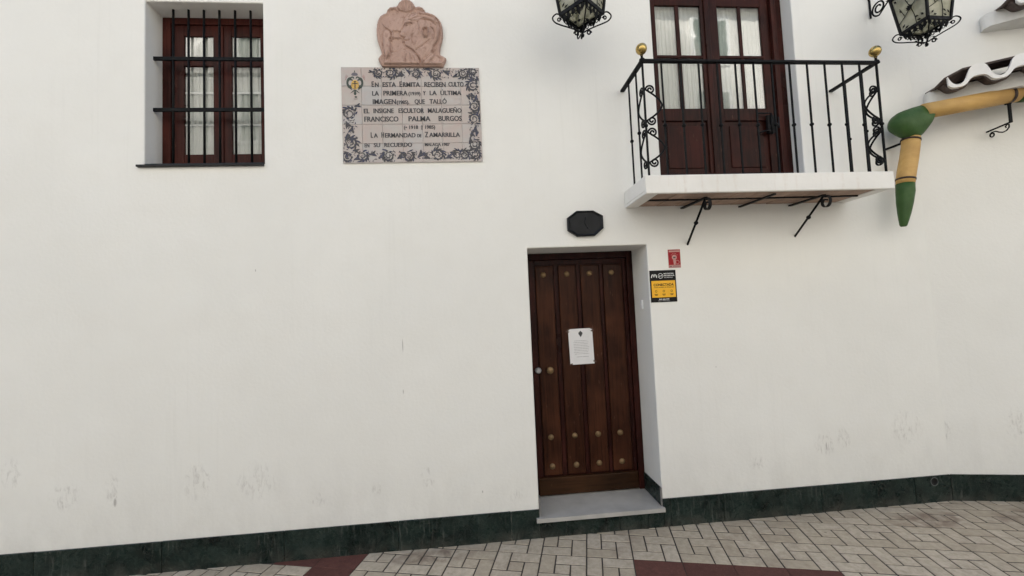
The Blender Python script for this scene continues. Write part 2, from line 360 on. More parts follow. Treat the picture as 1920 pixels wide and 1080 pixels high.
# ------------------------------------------------------------------ ground and pavement
gr = MB(); gr.add([(-400, -400, -.06), (400, -400, -.06), (400, 400, -.06), (-400, 400, -.06)], [(0, 1, 2, 3)]).build('ground', ASPH, kind='structure')
PHI, S = .263, .314; OX, OY = .998, -.381
ea = Vector((math.cos(PHI), -math.sin(PHI))); eb = Vector((math.sin(PHI), math.cos(PHI)))
def gp(u, v): return Vector((OX, OY))+ea*(u*S)+eb*(v*S)
bed = MB(); bed.box(-9, 12, -4.6, .6, -.05, -.0032)
pavement = bed.build('pavement', MORT, kind='structure')
m3 = S/3; J = .0048
def paver_mesh(mb, x0, x1, y0, y1, z0=-.012, z1=.0, ch=.0025, J=J):
    a, b, c, d = x0+J, x1-J, y0+J, y1-J
    vs = [(a,c,z0),(b,c,z0),(b,d,z0),(a,d,z0),(a,c,z1-ch),(b,c,z1-ch),(b,d,z1-ch),(a,d,z1-ch),(a+ch,c+ch,z1),(b-ch,c+ch,z1),(b-ch,d-ch,z1),(a+ch,d-ch,z1)]
    fs = [(8,9,10,11)]
    for i in range(4): k = (i+1) % 4; fs += [(i,k,4+k,4+i), (4+i,4+k,8+k,8+i)]
    mb.add(vs, fs)
PIECES = [(0,1,1,3), (1,3,2,3), (1,2,1,2), (2,3,0,2), (0,2,0,1)]     # pinwheel of four long pieces round a square one, in thirds of a tile
pm = {}
for (w3, h3) in ((1,2), (2,1), (1,1), (3,3)):
    mb = MB(); paver_mesh(mb, -w3*m3/2, w3*m3/2, -h3*m3/2, h3*m3/2, J=.0018 if w3 == 3 else J, ch=.0012 if w3 == 3 else .0025)
    me = bpy.data.meshes.new('paver'); me.from_pydata(mb.v, [], mb.f); me.materials.append(RED if w3 == 3 else PAV); pm[(w3, h3)] = me
def is_red(i, j):
    if j == -1 and i <= -7: return True
    if i == -7: return True
    if 0 <= i <= 3 and -4 <= j <= -1: return True
    return False
RM = Matrix.Rotation(-PHI, 4, 'Z')
fr2 = lambda p: None
def inview(c):
    d = Vector((c.x, c.y, 0))-Vector((0, -D, EYE)); z = d.dot(fw)
    if z < .1: return None
    return 960+793.27*d.dot(r2)/z, 540-793.27*d.dot(u2)/z
cand = []; rest = {0: MB(), 1: MB()}
for i in range(-24, 32):
    for j in range(-16, 6):
        red = is_red(i, j)
        for (a, b, c, d) in ([(0,3,0,3)] if red else PIECES):
            ctr = gp(i+(a+b)/6, j+(c+d)/6)
            if ctr.x < -8.5 or ctr.x > 10 or ctr.y > .12 - (max(0, ctr.x-3.86)*.2) or ctr.y < -4.4: continue
            q = inview(ctr); vis = q is not None and -60 < q[0] < 1980 and 900 < q[1] < 1112
            cand.append((0 if vis else 1, ctr.y > .02, (ctr-Vector((0, -D))).length, ctr, (b-a, d-c), red))
cand.sort(key=lambda k: (k[0], k[1], k[2]))
nind = 0
for k, (nv, _, dist, ctr, sz, red) in enumerate(cand):
    dz = random.uniform(-.0012, .0012)
    if not nv and nind < 300:
        o = bpy.data.objects.new('red_paver' if red else 'paver', pm[sz]); COL.objects.link(o); o.parent = pavement
        o.location = (ctr.x, ctr.y, dz); o.rotation_euler = (random.uniform(-.006, .006), random.uniform(-.006, .006), -PHI+random.uniform(-.008, .008)); nind += 1
    else:
        mb = MB(); w3, h3 = sz; paver_mesh(mb, -w3*m3/2, w3*m3/2, -h3*m3/2, h3*m3/2)
        mb.xf(lambda p: RM @ p + Vector((ctr.x, ctr.y, dz))); R_ = rest[1 if red else 0]; o0 = len(R_.v)
        R_.v += mb.v; R_.f += [tuple(x+o0 for x in f) for f in mb.f]; R_.mi += mb.mi; R_.sm += mb.sm
rest[0].build('paver_field', PAV, pavement, kind='stuff'); rest[1].build('red_paver_field', RED, pavement, kind='stuff')

# ------------------------------------------------------------------ the house
house = thing('house', (.9, 0, 0), 'white plastered chapel house wall with balcony, barred window and dark green marble base', 'building')
WX0, WX1, WZ1 = -9.0, 4.15, 7.2
OPEN = [(-2.396, -1.548, 2.91, 4.174), (.418, 1.387, .119, 2.206), (1.546, 2.80, 2.62, 4.56)]
def wall_with_holes():
    bm = bmesh.new(); xs = sorted({WX0, WX1}|{o[0] for o in OPEN}|{o[1] for o in OPEN}); zs = sorted({-.02, WZ1}|{o[2] for o in OPEN}|{o[3] for o in OPEN})
    V = {}
    def vert(x, y, z):
        k = (round(x, 4), round(y, 4), round(z, 4))
        if k not in V: V[k] = bm.verts.new(k)
        return V[k]
    T = .50
    def hole(x, z): return any(o[0] < x < o[1] and o[2] < z < o[3] for o in OPEN)
    for i in range(len(xs)-1):
        for j in range(len(zs)-1):
            x0, x1, z0, z1 = xs[i], xs[i+1], zs[j], zs[j+1]
            if hole((x0+x1)/2, (z0+z1)/2): continue
            bm.faces.new([vert(x0, 0, z0), vert(x1, 0, z0), vert(x1, 0, z1), vert(x0, 0, z1)])
            bm.faces.new([vert(x0, T, z0), vert(x0, T, z1), vert(x1, T, z1), vert(x1, T, z0)])
    for (a, b, c, d) in OPEN:
        zz = [z for z in zs if c <= z <= d]; xx = [x for x in xs if a <= x <= b]
        for z0, z1 in zip(zz, zz[1:]):
            for x in (a, b): bm.faces.new([vert(x, 0, z0), vert(x, T, z0), vert(x, T, z1), vert(x, 0, z1)])
        for x0, x1 in zip(xx, xx[1:]):
            for z in (c, d): bm.faces.new([vert(x0, 0, z), vert(x1, 0, z), vert(x1, T, z), vert(x0, T, z)])
    for z0, z1 in zip(zs, zs[1:]):
        for x in (WX0, WX1): bm.faces.new([vert(x, 0, z0), vert(x, T, z0), vert(x, T, z1), vert(x, 0, z1)])
    for x0, x1 in zip(xs, xs[1:]): bm.faces.new([vert(x0, 0, WZ1), vert(x1, 0, WZ1), vert(x1, T, WZ1), vert(x0, T, WZ1)])
    bmesh.ops.recalc_face_normals(bm, faces=bm.faces)
    bmesh.ops.dissolve_limit(bm, angle_limit=.01, verts=bm.verts, edges=bm.edges, use_dissolve_boundaries=False)
    me = bpy.data.meshes.new('wall'); bm.to_mesh(me); bm.free(); me.materials.append(PLA)
    o = bpy.data.objects.new('wall', me); COL.objects.link(o); o.parent = house; o.location = Vector((0, 0, 0))-worg(house)
    bevelmod(o, .009, 3, 40)
    return o
wall_with_holes()
d2 = Vector((.9753, -.2209)); n2 = Vector((-.2209, -.9753)); C2 = Vector((3.859, 0))
def w2(t, off, z): p = C2+d2*t+n2*off; return Vector((p.x, p.y, z))
mb = MB(); L2 = 6.5
q = [w2(0, 0, 0), w2(L2, 0, 0), w2(L2, -.5, 0), w2(0, -.5, 0)]
vs = [(p.x, p.y, -.02) for p in q]+[(p.x, p.y, WZ1) for p in q]
mb.add(vs, [(0,3,2,1),(4,5,6,7),(0,1,5,4),(1,2,6,5),(2,3,7,6),(3,0,4,7)]).build('side_wall', PLA, house)
MB().box(WX0, WX1, .5, 4.5, 7.0, 7.2).build('roof_slab', OPPW, house)
MB().box(WX0, 10.5, 4.3, 4.498, -.02, 6.998).build('added_rear_wall', OPPW, house); MB().box(WX0, WX0+.2, .502, 4.298, -.02, 6.998).build('added_end_wall', OPPW, house)  # unseen back and end walls, added so sun cannot leak in from behind

# green marble skirting, slab by slab
def slab(x0, x1, z1=.21, y=-.012, z0=-.01):
    MB().box(x0+.0012, x1-.0012, y+random.uniform(-.0015, .0015), .004, z0, z1+random.uniform(-.0015, .0015), ch=.0018).build('skirting_slab', MAR, house, loc=None)
ed = [-5.60, -4.77, -3.92, -3.087, -2.265, -1.44, -.632, .201, .4165]
for a, b in zip(ed, ed[1:]): slab(a, b)
for a, b in zip([.4165, .622, 1.036, 1.264, 1.3885], [.622, 1.036, 1.264, 1.3885]): slab(a, b, z1=.118)
for a, b in zip([1.3885, 1.446, 1.875, 2.701], [1.446, 1.875, 2.701, 3.527]): slab(a, b)
# the last slab has the round drain hole
hx, hz, hr = 3.703, .165, .030
mb = MB(); n = 32; X0, X1, Z0, Z1 = 3.5285, 3.852, -.01, .21; inner = []; outer = []
for k in range(n):
    a = 2*PI*k/n; cx, cz = math.cos(a), math.sin(a)
    tx = ((X1 if cx > 0 else X0)-hx)/cx if abs(cx) > 1e-6 else 1e9; tz = ((Z1 if cz > 0 else Z0)-hz)/cz if abs(cz) > 1e-6 else 1e9; tt = min(tx, tz)
    inner.append((hx+hr*cx, hz+hr*cz)); outer.append((hx+tt*cx, hz+tt*cz))
for k in range(n):
    l = (k+1) % n
    mb.add([(inner[k][0], -.012, inner[k][1]), (inner[l][0], -.012, inner[l][1]), (outer[l][0], -.012, outer[l][1]), (outer[k][0], -.012, outer[k][1])], [(0,1,2,3)])
for (cx, cz) in ((X0, Z0), (X1, Z0), (X1, Z1), (X0, Z1)):
    k = min(range(n), key=lambda i: math.hypot(outer[i][0]-cx, outer[i][1]-cz))
    for l in ((k-1) % n, (k+1) % n): mb.add([(outer[k][0], -.012, outer[k][1]), (outer[l][0], -.012, outer[l][1]), (cx, -.012, cz)], [(0,1,2)])
for a, b in (((X0, Z1), (X1, Z1)), ((X0, Z0), (X0, Z1)), ((X1, Z0), (X1, Z1))):
    mb.add([(a[0], -.012, a[1]), (b[0], -.012, b[1]), (b[0], .002, b[1]), (a[0], .002, a[1])], [(0,1,2,3)])
mb.build('skirting_slab', MAR, house)
dp = part('drain', house, (hx, 0, hz))
MB().lathe([(.0290, .0122), (.0325, .0140), (.036, .0125)], (hx, 0, hz), 'Y', 28).build('pipe', DRN, dp)
MB().lathe([(.0001, .002), (.0298, .002), (.0298, .0119)], (hx, 0, hz), 'Y', 28).build('hole', SHADEBLK, dp)  # shallow cup coloured black, painting in the shade of a deep pipe
for a, b in zip([.004, .62, 1.44, 2.26, 3.08], [.62, 1.44, 2.26, 3.08, 3.9]):
    q = [w2(a+.001, .012, 0), w2(b-.001, .012, 0), w2(b-.001, -.004, 0), w2(a+.001, -.004, 0)]
    vs = [(p.x, p.y, -.01) for p in q]+[(p.x, p.y, .21) for p in q]
    MB().add(vs, [(0,3,2,1),(4,5,6,7),(0,1,5,4),(1,2,6,5),(2,3,7,6),(3,0,4,7)]).build('skirting_slab', MAR, house)

# ---- entrance door
door = part('door', house, (.9, .35, .151))
def P(mb, name, mat, par, bev=.003, **kw):
    o = mb.build(name, mat, par, **kw)
    if bev: bevelmod(o, bev, 2)
    return o
P(MB().box(.4185, .462, .33, .40, .152, 2.2055), 'frame', WOODV, door); P(MB().box(1.334, 1.3865, .33, .40, .152, 2.2055), 'frame', WOODV, door); P(MB().box(.4625, 1.3335, .33, .40, 2.150, 2.2055), 'frame', WOODV, door)
leaf = MB().box(.464, 1.332, .362, .40, .158, 2.148); P(leaf, 'leaf', WOODV, door)
lf = MB().box(.464, .512, .349, .3615, .158, 2.148).box(1.300, 1.332, .349, .3615, .158, 2.148).box(.5125, 1.2995, .349, .3615, 2.105, 2.148)
for a, b in ((.684, .716), (.885, .913), (1.090, 1.116)): lf.box(a, b, .352, .3615, .306, 2.1045)
P(lf, 'rail_frame', WOODV, door, .004)
for a, b in ((.521, .677), (.724, .878), (.921, 1.083), (1.123, 1.291)):
    P(MB().box(a, b, .342, .3615, .318, 2.096), 'plank', WOODP, door, .008)
P(MB().box(.470, 1.330, .326, .3615, .162, .303), 'kick_board', WOODB, door, .006, label='lighter brown board across the foot of the door')
for z in (2.02, .636, .393):
    for x in (.588, .797, .998, 1.196):
        r = .0245; MB().lathe([(r, 0), (r, .004)]+[(r*.92*math.cos(a), .004+.013*math.sin(a)) for a in [PI/2*k/6 for k in range(7)]], (x+random.uniform(-.003, .003), .342, z), 'Y', 18).build('stud', STUD, door)
MB().lathe([(.027, 0), (.027, .03), (.020, .036), (.0001, .036)], (.507, .349, 1.204), 'Y', 8, smooth=False).build('lock', STEEL, door)
MB().lathe([(.012, 0), (.012, .02), (.030, .026), (.031, .036), (.02, .045), (.0001, .047)], (.606, .342, 1.203), 'Y', 20).build('knob', STUD, door)
ths = P(MB().box(.393, .4175, -.034, -.0005, .1205, .151).box(.4177, 1.3868, -.034, .36, .1205, .151).box(1.387, 1.394, -.034, -.0005, .1205, .151), 'threshold', STEP, door, .0)
# dark marble on the jambs of the doorway, each with its metal edge strip
P(MB().box(1.377, 1.3868, .004, .328, .152, .292), 'jamb_slab', MAR, door, .001); P(MB().box(1.374, 1.3868, -.003, .0035, .152, .294), 'edge_strip', STEEL, door, 0)
P(MB().box(.4185, .427, .004, .328, .152, .292), 'jamb_slab', MAR, door, .001); P(MB().box(.4185, .430, -.003, .0035, .152, .294), 'edge_strip', STEEL, door, 0)

# ---- barred window
win = part('window', house, (-1.97, .2, 2.91))
Y0, Y1 = .177, .235
P(MB().box(-2.3955, -2.335, Y0, Y1, 2.925, 4.1735), 'frame', WOODW, win); P(MB().box(-1.600, -1.5485, Y0, Y1, 2.925, 4.1735), 'frame', WOODW, win)
P(MB().box(-2.3345, -1.6005, Y0, Y1, 4.120, 4.1735), 'frame', WOODW, win); P(MB().box(-2.3345, -1.6005, Y0, Y1, 2.925, 2.985), 'frame', WOODW, win)
for (a, b, pa, pb) in ((-2.333, -1.955, -2.241, -2.021), (-1.953, -1.602, -1.882, -1.660)):
    s_ = MB().box(a, pa, Y0+.012, Y1-.022, 2.987, 4.118).box(pb, b, Y0+.012, Y1-.022, 2.987, 4.118)
    for z0, z1 in ((2.987, 3.062), (3.782, 3.852), (4.030, 4.118)): s_.box(pa+.0002, pb-.0002, Y0+.013, Y1-.023, z0, z1)
    P(s_, 'sash', WOODW, win)
    for z0, z1 in ((3.062, 3.782), (3.852, 4.030)): MB().box(pa-.004, pb+.004, .199, .201, z0-.004, z1+.004).build('pane', GLASS, win)
    P(MB().box(pa, pb, .203, .209, 3.560, 3.575), 'glazing_bar', WPAINT, win, 0)
    P(MB().box(pa, pb, .203, .209, 3.300, 3.312), 'glazing_bar', WPAINT, win, 0)
P(MB().box(-1.962, -1.940, Y0+.002, Y0+.0115, 2.99, 4.115), 'cover_strip', WOODW, win, .004)
P(MB().box(-2.437, -1.548, -.028, .0005, 2.893, 2.909), 'sill', SLATE, win, .003); P(MB().box(-2.3955, -1.5485, .001, .176, 2.911, 2.924), 'sill', SLATE, win, .003)
for x in (-2.255, -2.1435, -2.030, -1.9155, -1.7985, -1.682):
    MB().tube([(x, .09, 2.92), (x, .09, 4.178)], .0085, 8).build('bar', IRON, win)
for z in (3.780, 3.374):
    P(MB().box(-2.400, -1.545, .082, .098, z-.014, z+.014), 'cross_bar', IRON, win, .002)
MB().box(-2.39, -1.555, .082, .098, 2.926, 2.946).build('cross_bar', IRON, win)
MB().box(-2.42, -1.52, .47, .49, 2.8, 4.3).build('added_dark_back', SHADEBLK, win)  # unseen black board added behind the curtains to stop light leaks

def curtain(name, x0, x1, z0, z1, y, label, amp=.010, n=9):
    mb = MB(); nx, nz = n*14, 14; vs = []
    ph = [random.uniform(0, 6) for _ in range(4)]
    for j in range(nz+1):
        v = j/nz
        for i in range(nx+1):
            u = i/nx; x = x0+u*(x1-x0)
            a = 2*PI*n*u+ph[0]+.5*math.sin(2*PI*u*1.7+ph[1]+v*.7)
            d = amp*(math.sin(a)+.45*math.sin(2.1*a+ph[2]+v)+.3*math.sin(3.7*a+ph[3]))*(.8+.3*v)
            vs.append((x+.002*math.sin(5*v+a), y+d, z0+v*(z1-z0)))
    fs = [(j*(nx+1)+i, j*(nx+1)+i+1, (j+1)*(nx+1)+i+1, (j+1)*(nx+1)+i) for j in range(nz) for i in range(nx)]
    mb.add(vs, fs, 0, True); o = mb.build(name, CURT, loc=((x0+x1)/2, y, z0)); tag(o, label, 'curtain', 'white curtains behind the glass'); return o
curtain('curtain', -2.31, -1.965, 3.0, 4.10, .226, 'thin white curtain behind the left sash of the barred window', .0065, 8)
curtain('curtain', -1.945, -1.58, 3.0, 4.10, .226, 'thin white curtain behind the right sash of the barred window', .0065, 8)

# ---- balcony door
bd = part('balcony_door', house, (2.17, .15, 2.64))
y0, y1 = .122, .19
for (a, b, c, d) in ((1.5465, 1.572, 2.64, 4.559), (2.690, 2.7995, 2.64, 4.559), (1.5725, 2.6895, 4.46, 4.559)):
    P(MB().box(a, b, y0-.004, y1, c, d), 'frame', WOODV, bd)
P(MB().box(2.690, 2.735, y0-.022, y0-.0045, 2.64, 4.559), 'frame', WOODW, bd, .004)
LV = (((1.574, 2.106), ((1.645, 1.830), (1.863, 2.055))), ((2.110, 2.688), ((2.212, 2.407), (2.434, 2.612))))
for (a, b), ((p0, p1), (q0, q1)) in LV:
    s_ = MB().box(a, p0, y0+.01, y1-.034, 2.65, 4.458).box(q1, b, y0+.01, y1-.034, 2.65, 4.458)
    for z0, z1 in ((2.65, 2.83), (3.288, 3.396), (3.850, 3.872), (4.322, 4.458)): s_.box(p0+.0002, q1-.0002, y0+.011, y1-.035, z0, z1)
    for z0, z1 in ((3.396, 3.850), (3.872, 4.322)): s_.box(p1, q0, y0+.014, y1-.036, z0+.0002, z1-.0002)
    P(s_, 'sash', WOODV, bd)
    for (g0, g1) in ((p0, p1), (q0, q1)):
        for z0, z1 in ((3.396, 3.850), (3.872, 4.322)): MB().box(g0-.004, g1+.004, y0+.023, y0+.025, z0-.004, z1+.004).build('pane', GLASS, bd)
    MB().box(p0+.0002, q1-.0002, y0+.028, y1-.036, 2.8305, 3.2875).build('lower_panel', WOODV, bd)
    P(MB().box(p0+.045, q1-.045, y0+.018, y0+.0275, 2.875, 3.245), 'lower_panel', WOODV, bd, .008)
P(MB().box(2.085, 2.128, y0-.004, y0+.009, 2.66, 4.455), 'cover_strip', WOODV, bd, .005)
# iron bolt box and hasp
P(MB().box(2.585, 2.650, y0-.018, y0+.009, 3.165, 3.325), 'bolt_plate', IRONL, bd, .004)
MB().tube([(2.615, y0-.026, 3.15), (2.615, y0-.026, 3.335)], .007, 8).tube([(2.50, y0-.005, 3.345), (2.55, y0-.022, 3.335), (2.60, y0-.03, 3.335)], .007, 6).tube([(2.50, y0-.005, 3.17), (2.55, y0-.022, 3.18), (2.60, y0-.03, 3.18)], .007, 6).tube([(2.64, y0-.03, 3.2), (2.665, y0-.045, 3.2), (2.665, y0-.045, 3.29), (2.64, y0-.03, 3.29)], .006, 6).build('bolt', IRONL, bd)
curtain('curtain', 1.60, 2.09, 3.36, 4.40, .176, 'pleated white curtain behind the panes of the left balcony door leaf', .0062, 13)
curtain('curtain', 2.13, 2.66, 3.36, 4.40, .176, 'pleated white curtain behind the panes of the right balcony door leaf', .0062, 13)
MB().box(1.5, 2.85, .47, .49, 2.62, 4.7).build('added_dark_back', SHADEBLK, bd)  # another unseen black board, added to shut out light behind these curtains

# ---- balcony
bal = part('balcony', house, (2.19, -.2, 2.51))
BX0, BX1, BY, BZ0, BZ1 = 1.227, 3.147, -.426, 2.506, 2.638
# slab: body with a proud rim; the underside shows the bricks
sl = MB().box(BX0, BX1, BY+.0282, -.001, BZ0+.022, BZ1)
sl.box(BX0, BX1, BY, BY+.028, BZ0, BZ1).box(BX0, BX0+.10, BY+.0282, -.001, BZ0, BZ0+.0218).box(BX1-.10, BX1, BY+.0282, -.001, BZ0+.004, BZ0+.0218)
o = sl.build('slab', SLABM, bal)
bm = bmesh.new(); bm.from_mesh(o.data)
for v in bm.verts: pass
bm.free()
bevelmod(o, .006, 2)
nb = 11; bw = (BX1-BX0-.2)/nb
for i in range(nb):
    for (ya, yb) in ((BY+.032, -.222), (-.204, -.004)):
        a = BX0+.10+i*bw
        MB().box(a+.003, a+bw-.003, ya, yb, BZ0+.008+random.uniform(-.002, .002), BZ0+.0212, ch=.002).build('brick', BRICKU, bal)
MB().box(BX0+.101, BX1-.101, -.221, -.205, BZ0-.001, BZ0+.0212).build('iron_strip', IRON, bal)
# hand rail
RZ = 3.488; RY = -.416; RX0, RX1 = 1.262, 3.096
def bar_(mb, p, q_, w_, h_):
    p, q_ = Vector(p), Vector(q_); t = (q_-p).normalized(); s_ = Vector((t.y, -t.x, 0)).normalized()*w_/2 if abs(t.z) < .9 else Vector((w_/2, 0, 0)); u = t.cross(s_).normalized()*h_/2
    vs = [p+s_+u, p-s_+u, p-s_-u, p+s_-u, q_+s_+u, q_-s_+u, q_-s_-u, q_+s_-u]
    mb.add(vs, [(0,1,2,3),(7,6,5,4),(0,4,5,1),(1,5,6,2),(2,6,7,3),(3,7,4,0)]); return mb
P(bar_(MB(), (RX0-.018, RY, RZ-.010), (RX1+.018, RY, RZ-.010), .034, .018), 'handrail', IRON, bal, .003)
for x in (RX0, RX1): P(bar_(MB(), (x, RY+.018, RZ-.0103), (x, .01, RZ-.0103), .034, .018), 'handrail', IRON, bal, .003)
def baluster(x, y, kz, w_=.0075):
    mb = MB(); mb.tube([(x, y, BZ1-.01), (x, y, kz-.02), (x, y, kz+.02), (x, y, RZ-.018)], w_, 4)
    mb.lathe([(.004, -.014), (.0125, -.008), (.015, 0), (.0125, .008), (.004, .014)], (x, y, kz), 'Z', 10); return mb.build('baluster', IRON, bal)
for i in range(14):
    x = RX0+(RX1-RX0)*i/13
    baluster(x, RY, 3.0 if i % 2 == 0 else 3.003, .0085 if i in (0, 13) else .0075)
for x in (RX0, RX1):
    for y in (-.29, -.14): baluster(x, y, 3.0, .0075)
for x in (RX0, RX1):
    MB().lathe([(.022, -.012), (.020, .004), (.010, .012), (.007, .030), (.012, .036)], (x, RY, RZ), 'Z', 14).build('finial_neck', IRON, bal)
    r = .040; MB().lathe([(.010, -.012), (.007, -.004)]+[(r*math.sin(a), r-r*math.cos(a)) for a in [.25+(PI-.25)*k/14 for k in range(15)]], (x, RY, RZ+.040), 'Z', 24).build('finial_ball', BRASS, bal)
# scroll work: C scrolls between the corner bar and its neighbour
def cscroll(ox, top, bot, wdt, sgn, fn):
    """curl - bulge - curl; ox = corner bar, bulge reaches ox+sgn*wdt"""
    pts = []; r0 = .034
    def curl(cz, up):
        out = []
        for k in range(26):
            t = k/25; a = 2*PI*1.5*t-PI; r = .007+(r0-.007)*t
            out.append((ox+sgn*(.012+r0)-sgn*r*math.cos(a), cz-up*r*math.sin(a)))
        return out
    c1 = curl(top-r0, 1); c2 = curl(bot+r0, -1)
    mid = []
    (xa, za), (xb, zb) = c1[-1], c2[-1]; xm = ox+sgn*wdt
    for k in range(1, 16):
        t = k/16; w_ = 1-abs(2*t-1)**1.7; x = (xa+(xb-xa)*t)*(1-w_)+xm*w_; z = za+(zb-za)*t; mid.append((x, z))
    pts = c1+mid+c2[::-1]
    return [fn(x, z) for x, z in pts]
for (ox, sg) in ((RX0, 1), (RX1, -1)):
    for (a, b) in ((3.30, 3.005), (2.985, 2.70)):
        MB().tube(cscroll(ox, a, b, .128, sg, lambda x, z: (x, RY, z)), .0068, 6).build('scroll', IRON, bal)
        MB().tube(cscroll(0, a, b, .115, 1, lambda x, z, ox=ox: (ox, RY+x, z)), .0068, 6).build('scroll', IRON, bal)
# brackets below
for (xb, zb) in ((1.72, 2.196), (2.655, 2.236)):
    bk = MB(); bar_(bk, (xb-.02, -.005, 2.494), (xb-.005, -.345, 2.490), .026, .012)
    sp = [];
    for k in range(30):
        t = k/29; a = PI/2-2*PI*1.15*t*1.0; r = .052-.034*t
        sp.append((xb-.003+.0, -.345-.0-r*math.cos(a), 2.490-.052+r*math.sin(a)))
    # flat curled end, drawn as a wide strip
    vs = []; fs = []
    for p in sp: vs += [(p[0]-.013, p[1], p[2]), (p[0]+.013, p[1], p[2])]
    for k in range(len(sp)-1): fs.append((2*k, 2*k+1, 2*k+3, 2*k+2))
    o0 = len(vs)
    vs2 = [(v[0], sp[i//2][1]*.0+v[1]+.0, v[2]-.005) for i, v in enumerate(vs)]
    vs += vs2; fs += [tuple(o0+i for i in f[::-1]) for f in fs]
    bk.add(vs, fs, 0, True)
    bk.build('bracket', IRONL, bal)
    st = MB().tube([(xb+.012, .004, zb), (xb-.005, -.33, 2.482)], .0085, 8)
    mid = Vector((xb+.004, -.165, (zb+2.482)/2)); st.lathe([(.004, -.016), (.015, -.008), (.017, 0), (.015, .008), (.004, .016)], mid, 'Z', 12)
    st.build('strut', IRON, bal)
P(bar_(MB(), (2.195, -.005, 2.494), (2.215, -.395, 2.492), .024, .012), 'cross_bar', IRONL, bal, .002)

# ---- small tiled canopies on the side wall
E1 = Vector((.818, -.5753)); M1 = Vector((-.5753, -.818))
def canopy(A, n_w, zbase, shift):
    cn = part('canopy', house, (A.x, A.y, zbase))
    def q3(t, off, z): p = A+E1*t+M1*off; return Vector((p.x, p.y, z))
    # plaster corbel with a rounded near end
    prof = []; K = 8
    pl = []
    for k in range(K+1):
        a = PI/2*k/K; pl.append((.055-.055*math.sin(a)-.0, -.055+.055*math.cos(a)-.0))
    ring = [(2.6, -1.3), (2.6, 0)]+[(x, y) for x, y in pl]+[(.0, -.6)]
    n = len(ring); zb, zt = zbase, zbase+.115
    vs = [q3(t, o, zb) for t, o in ring]+[q3(t, o, zt) for t, o in ring]
    MB().add(vs, [tuple(range(n)), tuple(range(2*n-1, n-1, -1))]+[(i, n+i, n+(i+1) % n, (i+1) % n) for i in range(n)]).build('corbel', PLA, cn)
    # wavy course of roof tiles; each trough and each crest is a tile of its own
    PER = .235; TA = .085+shift; ZB = zbase+.045
    def lift(t): return .5-.5*math.tanh(1.7*math.sin(2*PI*(t-TA)/PER))/math.tanh(1.7)
    def ztop(t): return ZB+.022+.132*lift(t)**.75
    def zbot(t): return ZB+.062*lift(t)
    def shell(t0, t1, K, f_hi, f_lo, o0, o1, dz0, name, mat, smooth=False):
        vs = []; fs = []
        for k in range(K+1):
            t = t0+(t1-t0)*k/K
            for (o, dz) in ((o0, dz0), (o1, 0)): vs += [q3(t, o, f_hi(t)+dz), q3(t, o, f_lo(t)+dz)]
        for k in range(K):
            a, b = 4*k, 4*(k+1); fs += [(a, b, b+2, a+2), (a+1, a+3, b+3, b+1), (a+2, b+2, b+3, a+3), (a, a+1, b+1, b)]
        fs += [(0, 2, 3, 1), (4*K, 4*K+1, 4*K+3, 4*K+2)]
        MB().add(vs, fs, 0, smooth).build(name, mat, cn)
    for w_ in range(n_w):
        t0 = TA+w_*PER
        shell(t0-.02, t0+PER*.5-.001, 12, lambda t: zbot(t)-.002, lambda t: zbot(t)-.016, -.25, .120, .09, 'pan_tile', TILEB)
        shell(t0+PER*.5, t0+PER-.021, 12, lambda t: zbot(t)+.004, lambda t: zbot(t)-.010, -.25, .118, .09, 'cover_tile', TILEB)
    shell(TA, TA+n_w*PER, n_w*24, ztop, zbot, .122, .150, 0, 'scalloped_rim', WPAINT)
    vs = [q3(TA-.075, -.25, ZB+.11), q3(TA-.060, .075, ZB+.050), q3(TA-.01, .112, ZB+.098), q3(TA+.10, .116, ZB+.142), q3(TA+n_w*PER, .116, ZB+.142), q3(TA+n_w*PER, -.25, ZB+.22), q3(TA+.10, -.25, ZB+.22)]
    n = len(vs); v2 = [v+Vector((0, 0, .016)) for v in vs]; ctr = sum(vs, Vector())/n+Vector((0, 0, .01)); c2_ = ctr+Vector((0, 0, .016))
    MB().add(vs+v2+[ctr, c2_], [(i, (i+1) % n, 2*n) for i in range(n)]+[(n+i, n+(i+1) % n, 2*n+1) for i in range(n)]+[(i, n+i, n+(i+1) % n, (i+1) % n) for i in range(n)]).build('clay_board', TILEB, cn)
    return cn
canopy(Vector((3.880, -.105)), 5, 3.305, 0)
canopy(Vector((4.36, -.20)), 4, 3.93, .05)

# ------------------------------------------------------------------ plaque of glazed tiles
PX0, PX1, PZ0, PZ1 = -.970, .098, 2.902, 3.662
plq = thing('tile_plaque', ((PX0+PX1)/2, 0, PZ0), 'glazed tile memorial plaque with blue scroll border and dark Spanish lettering', 'plaque')
def ZP(X, Y):
    v = (Y-35)/1013; l = 52+13*v; r = 1530+42*v; u = (X-l)/(r-l); return PX0+u*(PX1-PX0), PZ1-v*(PZ1-PZ0)
MB().box(PX0+.002, PX1-.002, -.006, 0, PZ0+.002, PZ1-.002).build('backing', WPAINT, plq)
tw, thh = (PX1-PX0)/7, (PZ1-PZ0)/5
tm = MB().box(-tw/2+.001, tw/2-.001, -.006, .0, -thh/2+.001, thh/2-.001, ch=.0012)
tme = None
for j in range(5):
    for i in range(7):
        c = (PX0+tw*(i+.5), -.0065, PZ0+thh*(j+.5))
        if tme is None:
            o = MB().add([Vector(v)+Vector(c) for v in tm.v], tm.f).build('tile', GLZ, plq, loc=Vector(c)-worg(plq)); tme = o.data
        else:
            o = bpy.data.objects.new('tile', tme); COL.objects.link(o); o.parent = plq; o.location = Vector(c)-worg(plq)
        o.location.y += random.uniform(-.0006, .0006); o.rotation_euler = (random.uniform(-.003, .003), random.uniform(-.003, .003), random.uniform(-.004, .004))
TY = -.0142
